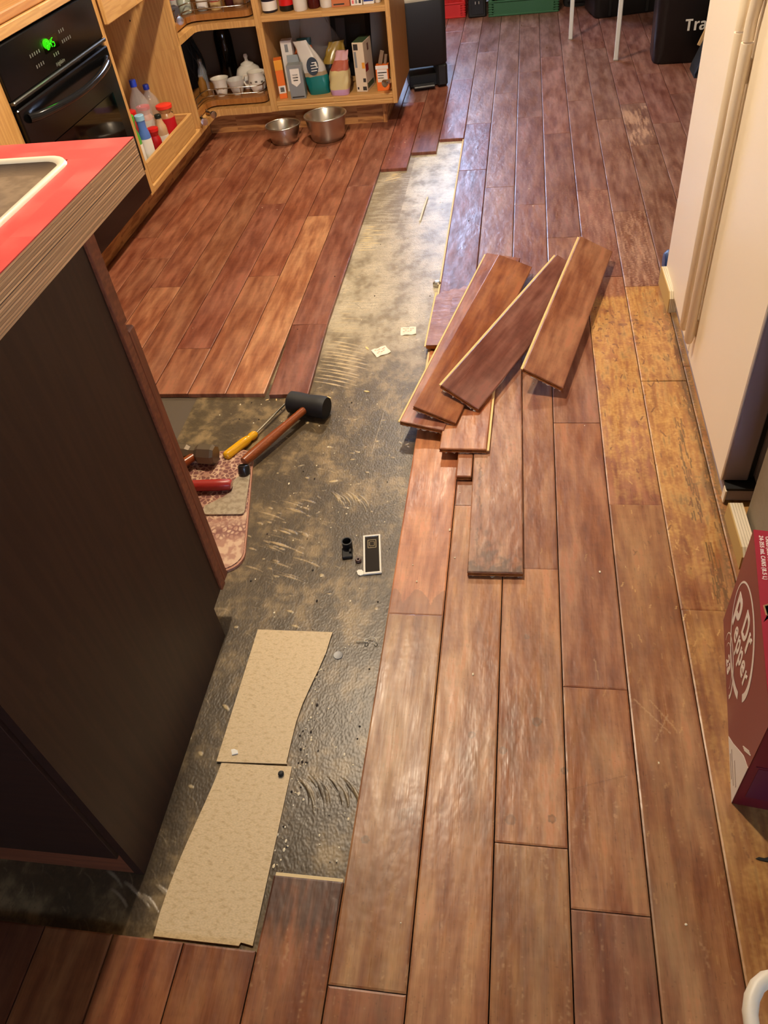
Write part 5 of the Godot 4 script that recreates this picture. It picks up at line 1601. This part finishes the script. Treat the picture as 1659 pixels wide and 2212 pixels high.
	t = thing("metal_cap", "small silver cap against the gap edge", "cap", Vector3(-0.292, SUB, -2.548))
	b = Mb.new()
	b.lathe([Vector2(0, 0), Vector2(0.012, 0), Vector2(0.0145, 0.004), Vector2(0.0145, 0.012), Vector2(0.010, 0.017), Vector2(0, 0.0185)], 22)
	part("shell", b, mat("bright_cap", c8(200, 198, 192), 0.22, 0.9), t)
	t = thing("pebble", "black pebble on the corner of the nearer tile", "pebble", Vector3(-0.4365, SUB + 0.004, -0.654))
	b = Mb.new()
	b.lathe([Vector2(0, 0), Vector2(0.0055, 0.001), Vector2(0.0062, 0.004), Vector2(0.004, 0.008), Vector2(0, 0.009)], 9)
	part("stone", b, black, t)
	t = thing("chip", "white torn chip on the farther tile near its front edge", "chip", Vector3(-0.542, SUB + 0.0049, -0.692))
	b = Mb.new()
	b.prism(PackedVector2Array([Vector2(-0.008, -0.004), Vector2(-0.002, -0.006), Vector2(0.006, -0.003), Vector2(0.008, 0.003), Vector2(0.002, 0.005), Vector2(-0.003, 0.007)]), 0, 0.003)
	part("flake", b, white, t)
	t = thing("tape_scrap", "torn black scrap of tape on the floor below the drink carton", "scrap", Vector3(0.424, 0.0006, -0.566))
	b = Mb.new()
	b.prism(PackedVector2Array([Vector2(-0.016, -0.001), Vector2(-0.010, -0.004), Vector2(-0.002, -0.003), Vector2(0.004, -0.005), Vector2(0.03, -0.004), Vector2(0.03, 0.004), Vector2(0.006, 0.003), Vector2(-0.004, 0.002), Vector2(-0.010, 0.001)]), 0, 0.001)
	part("tape", b, black, t)
	# crumbs nobody could count
	var mmi := MultiMeshInstance3D.new()
	mmi.name = "crumbs"
	var mesh := Mb.new()
	mesh.lathe([Vector2(0, 0), Vector2(0.9, 0.1), Vector2(1, 0.6), Vector2(0.5, 1.0), Vector2(0, 1.1)], 6)
	var mm2 := MultiMesh.new()
	mm2.transform_format = MultiMesh.TRANSFORM_3D
	mm2.use_colors = true
	mm2.mesh = mesh.done()
	var xs := []
	for i in 330:
		var p := Vector3(rng.randf_range(-0.64, -0.29), SUB, rng.randf_range(-1.9, -0.50))
		if p.x < -0.42 and p.z > -1.0: p.x += 0.2
		if p.x > -0.29: p.x = -0.30
		if i % 5 == 0: p = Vector3(rng.randf_range(-0.9, -0.65), SUB, rng.randf_range(-1.9, -1.75))
		if i % 6 == 1: p = Vector3(rng.randf_range(-0.62, -0.30), SUB, rng.randf_range(-3.6, -1.9))
		if i % 4 == 2: p = Vector3(lerpf(-0.41, -0.40, rng.randf()) + rng.randf_range(-0.01, 0.01), SUB, rng.randf_range(-0.95, -0.46))
		if i % 11 == 3: p = Vector3(rng.randf_range(-0.28, 0.35), 0.0, rng.randf_range(-4.0, -0.3))
		if i % 9 == 4: p = Vector3(rng.randf_range(-1.6, -0.5), 0.0, rng.randf_range(-4.25, -3.7))
		if i % 23 == 5: p = Vector3(rng.randf_range(-1.3, -0.68), 0.0, rng.randf_range(-4.0, -2.0))
		var sz := rng.randf_range(0.0008, 0.0026)
		xs.append([Transform3D(Basis(Vector3.UP, rng.randf() * TAU).scaled(Vector3(sz, sz * 0.8, sz * rng.randf_range(0.6, 1.8))), p), c8(226, 214, 184) if rng.randf() < 0.7 else c8(40, 32, 26)])
	mm2.instance_count = xs.size()
	for i in xs.size():
		mm2.set_instance_transform(i, xs[i][0])
		mm2.set_instance_color(i, xs[i][1].srgb_to_linear())
	mmi.multimesh = mm2
	var cm := mat("crumb", Color.WHITE, 0.9)
	cm.vertex_color_use_as_albedo = true
	mmi.material_override = cm
	add_child(mmi)
	mmi.set_meta("kind", "stuff")
	tag(mmi, "pale and dark crumbs scattered over the bared underlayment and boards", "debris")
	for q in [[-0.49, -2.145, 0.012, "pale wood splinter by the trowel ridges in the long gap"], [-0.455, -1.905, 0.010, "pale wood splinter to the right above the mallet head"], [-0.57, -1.875, 0.010, "pale wood splinter just behind the mallet head"], [-0.735, -1.865, 0.006, "tiny pale splinter at the cut board ends, nearer the screwdriver"], [-0.765, -1.866, 0.006, "tiny pale splinter at the cut board ends, nearer the island"]]:
		t = thing("wood_splinter", q[3], "splinter", Vector3(q[0], SUB, q[1]), rng.randf() * 3.0, "pale splinters on the underlayment")
		b = Mb.new()
		b.prism(PackedVector2Array([Vector2(-q[2], 0), Vector2(0, -q[2] * 0.3), Vector2(q[2], -q[2] * 0.1), Vector2(q[2] * 0.6, q[2] * 0.35), Vector2(-q[2] * 0.4, q[2] * 0.3)]), 0, 0.002)
		part("sliver", b, mat("raw_maple", c8(236, 204, 140), 0.7), t)

func build_planks():
	loose("red brown pulled up plank at the right of the heap, nearest the refrigerator", Vector3(0.1715, 0.066, -2.2585), Vector3(-0.2385, 0.0119, -0.40), 0.818, c8(166, 110, 80))
	loose("purple brown pulled up plank leaning across the middle of the heap", Vector3(0.0117, 0.073, -2.134), Vector3(-0.4238, 0.0048, -0.40), 0.818, c8(138, 88, 76))
	loose("orange brown pulled up plank between the purple one and the lowest left one", Vector3(-0.1172, 0.058, -2.140), Vector3(-0.2299, -0.0116, -0.30), 0.921, c8(168, 104, 68), false, true, PW, false, 0)
	loose("long pinkish pulled up plank at the left side of the heap", Vector3(-0.1573, 0.033, -2.179), Vector3(-0.1933, -0.0200, -0.10), 1.042, c8(178, 118, 92))
	loose("short pulled up plank with a scalloped broken end beside the gap", Vector3(-0.226, 0.0215, -2.275), Vector3(-0.02, 0.0, 0.0), 0.345, c8(164, 106, 84), true, false, 0.118)
	loose("glossy pulled up plank lying straight, under the purple one's near end", Vector3(-0.1293, 0.0325, -1.932), Vector3(-0.0281, -0.004, 0.0), 0.705, c8(186, 118, 76), false, true, PW, false, 1)
	loose("long worn pulled up plank with a blackened near end, nearest the camera", Vector3(-0.0465, 0.0175, -1.6125), Vector3(0.012, 0.0, 0.0), 0.90, c8(180, 128, 98), false, true, PW, true, 0)
	loose("small piece of plank poking out to the left of the long worn one", Vector3(-0.132, 0.0166, -1.63), Vector3(0.0, 0.0, 0.0), 0.28, c8(172, 108, 72), false, false, 0.040, false, 0)

# ---------------------------------------------------------------- far end of the room
func crate(label: String, at: Vector3, w: float, d: float, turn: float, m: Material):
	var t := thing("milk_crate", label, "crate", at, turn)
	var H := 0.28
	for sd in 4:
		var lw: float = w if sd % 2 == 0 else d
		var ld: float = d if sd % 2 == 0 else w
		var xf := Transform3D(Basis(Vector3.UP, sd * PI / 2), Vector3.ZERO)
		var b := Mb.new()
		b.box(Vector3(0, 0.045, ld / 2 - 0.005), Vector3(lw - 0.06, 0.078, 0.006), 0.002, xf)
		b.box(Vector3(0, 0.006, ld / 2 - 0.002), Vector3(lw, 0.012, 0.012), 0.003, xf)
		b.box(Vector3(0, 0.088, ld / 2 - 0.002), Vector3(lw, 0.010, 0.012), 0.003, xf)
		b.box(Vector3(0, H - 0.02, ld / 2 - 0.003), Vector3(lw, 0.04, 0.012), 0.003, xf)
		part("side_band", b, m, t)
		b = Mb.new()
		for k in 5:
			for e in [-1, 1]: b.box(Vector3(e * (lw / 2 - 0.018), 0.020 + k * 0.015, ld / 2 - 0.001), Vector3(0.034, 0.007, 0.010), 0.001, xf)
		part("corner_ribs", b, m, t)
		b = Mb.new()
		var n := int(lw / 0.045)
		for k in n:
			var x := -lw / 2 + 0.03 + (lw - 0.06) * (k + 0.5) / n
			for e in [-1, 1]:
				b.box(Vector3.ZERO, Vector3(0.005, 0.165, 0.006), 0.0, xf * Transform3D(Basis(Vector3.BACK, e * 0.62), Vector3(x, 0.165, ld / 2 - 0.006)))
		part("lattice", b, m, t)
		b = Mb.new()
		b.box(Vector3(lw / 2 - 0.012, H / 2, ld / 2 - 0.012), Vector3(0.024, H, 0.024), 0.004, xf)
		part("corner_post", b, m, t)
	var b2 := Mb.new()
	b2.box(Vector3(0, 0.008, 0), Vector3(w - 0.02, 0.006, d - 0.02))
	part("base", b2, m, t)
	return t

func bin_shell(b: Mb, w: float, d: float, h: float, r: float, taper: float, y0 := 0.0):
	var ring = func(k: float, y: float) -> Array:
		var p := []
		for cr in [[1, -1, 0], [-1, -1, 1], [-1, 1, 2], [1, 1, 3]]:
			for i in 7:
				var a: float = PI / 2 * (cr[2] + i / 6.0)
				p.append(Vector3((cr[0] * (w / 2 - r) + cos(a) * r) * k, y, (cr[1] * (d / 2 - r) - sin(a) * r) * k))
		return p
	var lv := [[taper * 0.94, y0], [taper, y0 + 0.012], [1.0, y0 + h - 0.01], [0.985, y0 + h]]
	b.smooth(0)
	for i in lv.size() - 1:
		var A = ring.call(lv[i][0], lv[i][1])
		var B = ring.call(lv[i + 1][0], lv[i + 1][1])
		for j in A.size():
			var n: int = (j + 1) % A.size()
			b.quad(A[j], A[n], B[n], B[j])
	b.flat()
	var A = ring.call(lv[3][0], lv[3][1])
	for j in range(1, A.size() - 1): b.tri(A[0], A[j], A[j + 1])

func build_far():
	var black := mat("bin_black", c8(20, 20, 21), 0.55)
	var t := thing("step_can", "black step trash can beside the end cabinet with a pale bag at its rim", "trash can", Vector3(-0.553, 0, -4.890), 0.20)
	var b := Mb.new()
	b.box(Vector3(0, 0.035, -0.02), Vector3(0.20, 0.06, 0.22), 0.004)
	part("recessed_base", b, mat("pedal_dark", c8(9, 9, 10), 0.6), t)
	b = Mb.new()
	bin_shell(b, 0.235, 0.28, 0.312, 0.03, 0.985, 0.115)
	b.box(Vector3(0.085, 0.062, 0.0), Vector3(0.060, 0.116, 0.266), 0.012)
	part("body", b, black, t)
	b = Mb.new()
	b.box(Vector3(-0.02, 0.020, 0.13), Vector3(0.12, 0.012, 0.06), 0.004)
	part("pedal", b, mat("pedal_grey", c8(44, 44, 46), 0.4), t)
	b = Mb.new()
	bin_shell(b, 0.240, 0.285, 0.030, 0.032, 1.0, 0.425)
	part("bag_cuff", b, mat("bag_white", c8(214, 214, 196), 0.5), t, "pale trash bag folded over the rim")
	b = Mb.new()
	bin_shell(b, 0.238, 0.283, 0.05, 0.03, 1.0, 0.456)
	part("lid", b, black, t)

	t = crate("red plastic milk crate behind the black step can", Vector3(-0.575, 0, -6.46), 0.34, 0.32, 0.0, mat("crate_red", c8(196, 34, 34), 0.45))
	b = Mb.new()
	b.box(Vector3(-0.05, 0.052, 0.159), Vector3(0.022, 0.035, 0.001))
	part("paper_sticker", b, mat("sticker_pale", c8(220, 190, 176), 0.7), t)
	t = thing("speaker_box", "small black box with a light strip between the two crates", "box", Vector3(-0.325, 0, -6.36), 0.06)
	bx("case", Vector3(-0.062, 0, -0.1), Vector3(0.062, 0.30, 0.1), black, t, 0.008)
	bx("inset_panel", Vector3(-0.045, 0.02, 0.1), Vector3(0.045, 0.28, 0.104), mat("inset_black", c8(12, 12, 13), 0.4), t, 0.002)
	for x in [-0.012, 0.012]: bx("light_slot", Vector3(x - 0.002, 0.082, 0.104), Vector3(x + 0.002, 0.098, 0.1055), mat("slot_white", c8(210, 205, 196), 0.5), t, 0.0)
	crate("green plastic milk crate filled with clear bags", Vector3(0.0, 0, -6.40), 0.47, 0.32, -0.02, mat("crate_green", c8(46, 96, 66), 0.45))
	t = thing("clear_bag", "crumpled clear plastic bags inside the green crate", "bag", Vector3(0.0, 0.012, -6.40))
	b = Mb.new()
	b.smooth(0)
	var ns := noise(77, 5.0, 3)
	var rows := []
	for i in 13:
		var row := []
		for k in 20:
			var d := Vector3(sin(PI * i / 12.0) * cos(TAU * k / 20.0), cos(PI * i / 12.0), -sin(PI * i / 12.0) * sin(TAU * k / 20.0))
			var rr := 1.0 + ns.get_noise_3d(d.x * 0.5, d.y * 0.5, d.z * 0.5) * 0.5
			row.append(Vector3(d.x * 0.17 * rr, 0.12 + d.y * 0.11 * rr, d.z * 0.11 * rr))
		rows.append(row)
	for i in 12:
		for k in 20: b.quad(rows[i + 1][k], rows[i + 1][(k + 1) % 20], rows[i][(k + 1) % 20], rows[i][k])
	part("film", b, mat("cloudy_film", c8(190, 190, 186), 0.25), t)
	t = thing("backpack", "dark grey soft bag slumped to the right of the green crate", "bag", Vector3(0.36, 0, -6.42), 0.0)
	b = Mb.new()
	bin_shell(b, 0.20, 0.22, 0.32, 0.07, 0.9)
	part("body", b, mat("dark_cloth", c8(34, 34, 36), 0.9), t)
	bx("pocket", Vector3(-0.07, 0.03, 0.098), Vector3(0.07, 0.18, 0.125), mat("dark_cloth", c8(34, 34, 36), 0.9), t, 0.012)

	var wt := mat("white_tube", c8(214, 218, 222), 0.35)
	t = thing("folding_table", "white folding table standing on square white metal legs", "table", Vector3(0.405, 0, -5.286))
	for q in [[-0.117, -0.249], [0.116, 0.249]]:
		b = Mb.new()
		b.box(Vector3(q[0], 0.366, q[1]), Vector3(0.024, 0.73, 0.024), 0.004, Transform3D.IDENTITY)
		part("leg", b, wt, t)
		b = Mb.new()
		b.box(Vector3(q[0], 0.003, q[1]), Vector3(0.026, 0.008, 0.026), 0.002)
		part("foot_cap", b, mat("foot_grey", c8(150, 148, 142), 0.6), t)
	b = Mb.new()
	b.box(Vector3(0.55, 0.745, -0.26), Vector3(1.40, 0.03, 0.60), 0.006, Transform3D(Basis(Vector3.UP, 0.44), Vector3(0.0, 0, 0.0)))
	part("table_top", b, wt, t)

	t = thing("storage_tote", "black storage tote behind the white table legs", "tote", Vector3(0.64, 0, -6.14), 0.18)
	b = Mb.new()
	bin_shell(b, 0.46, 0.34, 0.30, 0.04, 0.93)
	part("tub", b, mat("tote_black", c8(22, 24, 27), 0.5), t)
	for x in [-0.12, 0.12]:
		b = Mb.new()
		b.box(Vector3(x, 0.14, 0.164), Vector3(0.018, 0.26, 0.010), 0.003)
		part("rib", b, mat("tote_black", c8(22, 24, 27), 0.5), t)

	t = thing("trash_bin", "round cornered black bin printed with white lettering by the refrigerator", "trash can", Vector3(0.865, 0, -5.02), -0.05)
	b = Mb.new()
	bin_shell(b, 0.34, 0.30, 0.62, 0.06, 0.92)
	part("body", b, mat("bin_gloss_black", c8(13, 13, 16), 0.35), t)
	text_part("bin_lettering", "Trash", 0.056, mat("bin_print", c8(206, 206, 204), 0.5), t, Transform3D(Basis(Vector3.RIGHT, -0.02), Vector3(0.085, 0.185, 0.1455)))
	t = thing("wood_strip", "narrow pale wood slat with peg holes leaning by the black bin", "slat", Vector3(0.935, 0.13, -4.80))
	b = Mb.new()
	b.box(Vector3(0, 0.12, 0), Vector3(0.035, 0.30, 0.012), 0.002, Transform3D(Basis(Vector3.BACK, -0.35), Vector3.ZERO))
	part("strip", b, mat("pale_pine", c8(206, 172, 126), 0.7), t)
	for i in 6:
		b = Mb.new()
		b.lathe([Vector2(0, 0), Vector2(0.005, 0), Vector2(0.005, 0.0006), Vector2(0, 0.0006)], 10, Transform3D(Basis(Vector3.BACK, -0.35), Vector3.ZERO) * Transform3D(Basis(Vector3.RIGHT, PI / 2), Vector3(0.004, 0.0 + i * 0.045, 0.0061)))
		part("peg_hole", b, mat("hole_dark", c8(24, 14, 8), 0.9), t)
	t = thing("tote_bag", "dark navy bag slumped at the foot of the black bin", "bag", Vector3(0.985, 0, -4.70), 0.0)
	b = Mb.new()
	b.prism(PackedVector2Array([Vector2(-0.10, 0), Vector2(0.16, 0), Vector2(0.16, 0.36), Vector2(0.03, 0.34), Vector2(-0.02, 0.22), Vector2(-0.095, 0.03)]), -0.08, 0.08, Transform3D(Basis(Vector3(1, 0, 0), Vector3(0, 0, -1), Vector3(0, 1, 0)), Vector3.ZERO))
	part("body", b, mat("navy_cloth", c8(28, 34, 48), 0.85), t)
	b = Mb.new()
	b.tube([Vector3(-0.02, 0.22, 0.082), Vector3(-0.10, 0.02, 0.084)], 0.006, 6)
	part("piping", b, mat("navy_cloth_light", c8(44, 56, 82), 0.8), t)

	# white handle reaching in at the near right corner
	t = thing("jug", "white plastic jug whose loop handle shows at the near right corner", "jug", Vector3(0.455, 0.0, -0.285), 0.0)
	b = Mb.new()
	b.lathe([Vector2(0, 0), Vector2(0.055, 0), Vector2(0.062, 0.01), Vector2(0.062, 0.10), Vector2(0.05, 0.14), Vector2(0.022, 0.17), Vector2(0.02, 0.19), Vector2(0, 0.19)], 26)
	part("body", b, mat("jug_white", c8(224, 214, 192), 0.4), t)
	b = Mb.new()
	var hp := []
	for i in 15:
		var a := lerpf(0.35, 2 * PI - 0.35 - PI * 0.35, i / 14.0)
		hp.append(Vector3(-0.082 + 0.047 * cos(a), 0.115 + 0.0 * sin(a), -0.012 - 0.062 * sin(a)))
	b.tube(hp, 0.0105, 12)
	part("handle", b, mat("jug_white", c8(224, 214, 192), 0.4), t)
	b = Mb.new()
	b.box(Vector3(-0.118, 0.085, 0.03), Vector3(0.02, 0.02, 0.05), 0.003)
	part("strap", b, mat("strap_black", c8(14, 14, 14), 0.6), t)
	bx("handle_brace", Vector3(-0.082, 0.085, 0.02), Vector3(-0.055, 0.115, 0.045), mat("jug_white", c8(224, 214, 192), 0.4), t, 0.003)

# ---------------------------------------------------------------- shell and lamps
func ceiling_lamp(label: String, at: Vector3, e: float, col: Color):
	var t := thing("ceiling_light", label, "ceiling light", at, 0.0, "dome ceiling lights")
	var b := Mb.new()
	b.lathe([Vector2(0, -0.030), Vector2(0.17, -0.030), Vector2(0.175, -0.01), Vector2(0.17, 0.0), Vector2(0, 0.0)], 32)
	part("mounting_plate", b, mat("lamp_metal", c8(200, 190, 170), 0.4), t)
	var g := mat("lamp_glow", c8(255, 236, 206), 0.5)
	g.emission_enabled = true
	g.emission = c8(255, 236, 208)
	g.emission_energy_multiplier = 1.2
	b = Mb.new()
	b.lathe([Vector2(0, -0.12), Vector2(0.06, -0.116), Vector2(0.11, -0.098), Vector2(0.145, -0.065), Vector2(0.155, -0.030), Vector2(0, -0.030)], 32)
	part("glass_dome", b, g, t)
	var l := OmniLight3D.new()
	l.name = "lamp"
	l.light_color = col
	l.light_energy = e
	l.light_size = 0.055
	l.omni_range = 14.0
	l.omni_attenuation = 2.0
	l.shadow_enabled = true
	l.position = Vector3(0, -0.074, 0)
	t.add_child(l)

func build_shell():
	var paint := tex_mat("wall_paint", "paint", 0.8, 1.0)
	var b := Mb.new()
	b.box(Vector3(-2.26, 1.225, -2.3), Vector3(0.12, 2.45, 9.1))
	struct("wall_left", b, paint)
	b = Mb.new()
	b.box(Vector3(2.0, 1.225, -2.3), Vector3(0.12, 2.45, 9.1))
	struct("wall_far_right", b, paint)
	# back wall behind the camera
	b = Mb.new()
	b.box(Vector3(-0.885, 1.225, 2.25), Vector3(2.77, 2.45, 0.12))
	b.box(Vector3(1.73, 1.225, 2.25), Vector3(0.66, 2.45, 0.12))
	b.box(Vector3(0.95, 0.55, 2.25), Vector3(0.90, 1.10, 0.12))
	b.box(Vector3(0.95, 2.25, 2.25), Vector3(0.90, 0.40, 0.12))
	struct("wall_back", b, paint)
	# far wall with a window opening
	var zf := -6.80
	b = Mb.new()
	b.box(Vector3(-1.85, 1.225, zf), Vector3(0.70, 2.45, 0.12))
	b.box(Vector3(0.77, 1.225, zf), Vector3(2.34, 2.45, 0.12))
	b.box(Vector3(-0.95, 0.45, zf), Vector3(1.10, 0.90, 0.12))
	b.box(Vector3(-0.95, 2.325, zf), Vector3(1.10, 0.25, 0.12))
	struct("wall_far", b, paint)
	b = Mb.new()
	b.box(Vector3(-0.13, 2.51, -2.3), Vector3(4.40, 0.12, 9.2))
	struct("ceiling", b, mat("ceiling_paint", c8(128, 122, 112), 0.9))
	var w := Node3D.new()
	w.name = "window_1"
	add_child(w)
	w.position = Vector3(-0.95, 1.55, zf)
	w.set_meta("kind", "structure")
	var wf := mat("window_white", c8(220, 216, 206), 0.5)
	b = Mb.new()
	for q in [[0, 0.63, 1.10, 0.04], [0, -0.63, 1.10, 0.04], [-0.53, 0, 0.04, 1.26], [0.53, 0, 0.04, 1.26], [0, 0.0, 1.06, 0.04]]: b.box(Vector3(q[0], q[1], 0), Vector3(q[2], q[3], 0.06), 0.003)
	part("window_frame", b, wf, w)
	var gm := mat("window_pane", Color(0.95, 0.97, 1.0, 0.05), 0.02)
	gm.transparency = BaseMaterial3D.TRANSPARENCY_ALPHA
	bx("pane", Vector3(-0.51, 0.02, -0.004), Vector3(0.51, 0.61, 0.0), gm, w, 0.0)
	bx("pane", Vector3(-0.51, -0.61, -0.004), Vector3(0.51, -0.02, 0.0), gm, w, 0.0)
	var w2 = w.duplicate()
	w2.name = "window_2"
	add_child(w2)
	w2.position = Vector3(0.95, 1.575, 2.25)
	w2.scale = Vector3(0.815, 0.73, 1)

func _ready():
	rng.seed = 7
	# camera, sky, exposure
	var cam := Camera3D.new()
	cam.name = "camera"
	cam.fov = 67.324
	cam.near = 0.05
	cam.far = 60.0
	cam.transform = Transform3D(Basis(Vector3.UP, 0.23541691) * Basis(Vector3.RIGHT, -0.77278222) * Basis(Vector3.BACK, -0.14688787), Vector3(0, 1.3725, 0))
	add_child(cam)
	var we := WorldEnvironment.new()
	we.name = "world_environment"
	var env := Environment.new()
	env.background_mode = Environment.BG_SKY
	var sky := Sky.new()
	var sm := ProceduralSkyMaterial.new()
	sm.sky_top_color = c8(128, 146, 178)
	sm.sky_horizon_color = c8(176, 186, 206)
	sm.ground_bottom_color = c8(60, 62, 66)
	sm.ground_horizon_color = c8(120, 128, 146)
	sm.sky_energy_multiplier = 5.5
	sm.ground_energy_multiplier = 0.6
	sky.sky_material = sm
	env.sky = sky
	env.tonemap_mode = Environment.TONE_MAPPER_LINEAR
	env.tonemap_exposure = 1.2
	env.sdfgi_enabled = true
	env.ssao_enabled = true
	env.ssil_enabled = true
	we.environment = env
	add_child(we)
	# textures
	make_wood()
	make_wear()
	make_sub()
	make_others()
	make_stain()
	blotch("paint", 256, 256, c8(138, 126, 108), c8(132, 120, 102), 61, 0.03, 0.2, 0.45, 0.9, 1, 1, 0.05)
	# lamps
	ceiling_lamp("dome ceiling light over the island end of the kitchen", Vector3(-0.60, 2.45, -2.05), 4.2, c8(255, 233, 203))
	ceiling_lamp("dome ceiling light towards the far end of the kitchen", Vector3(-0.55, 2.45, -4.15), 2.9, c8(255, 233, 203))
	# structure, then things
	build_shell()
	build_floor()
	build_island()
	build_oven_run()
	build_right()
	build_carton()
	build_planks()
	build_tools()
	build_groceries()
	steel_bowl("pet_bowl", "smaller steel bowl on the floor before the end cabinet", Vector3(-1.208, 0.0, -4.075), 0.090, 0.085)
	steel_bowl("pet_bowl", "larger steel bowl on the floor before the end cabinet", Vector3(-0.980, 0.0, -4.08), 0.108, 0.118)
	build_far()
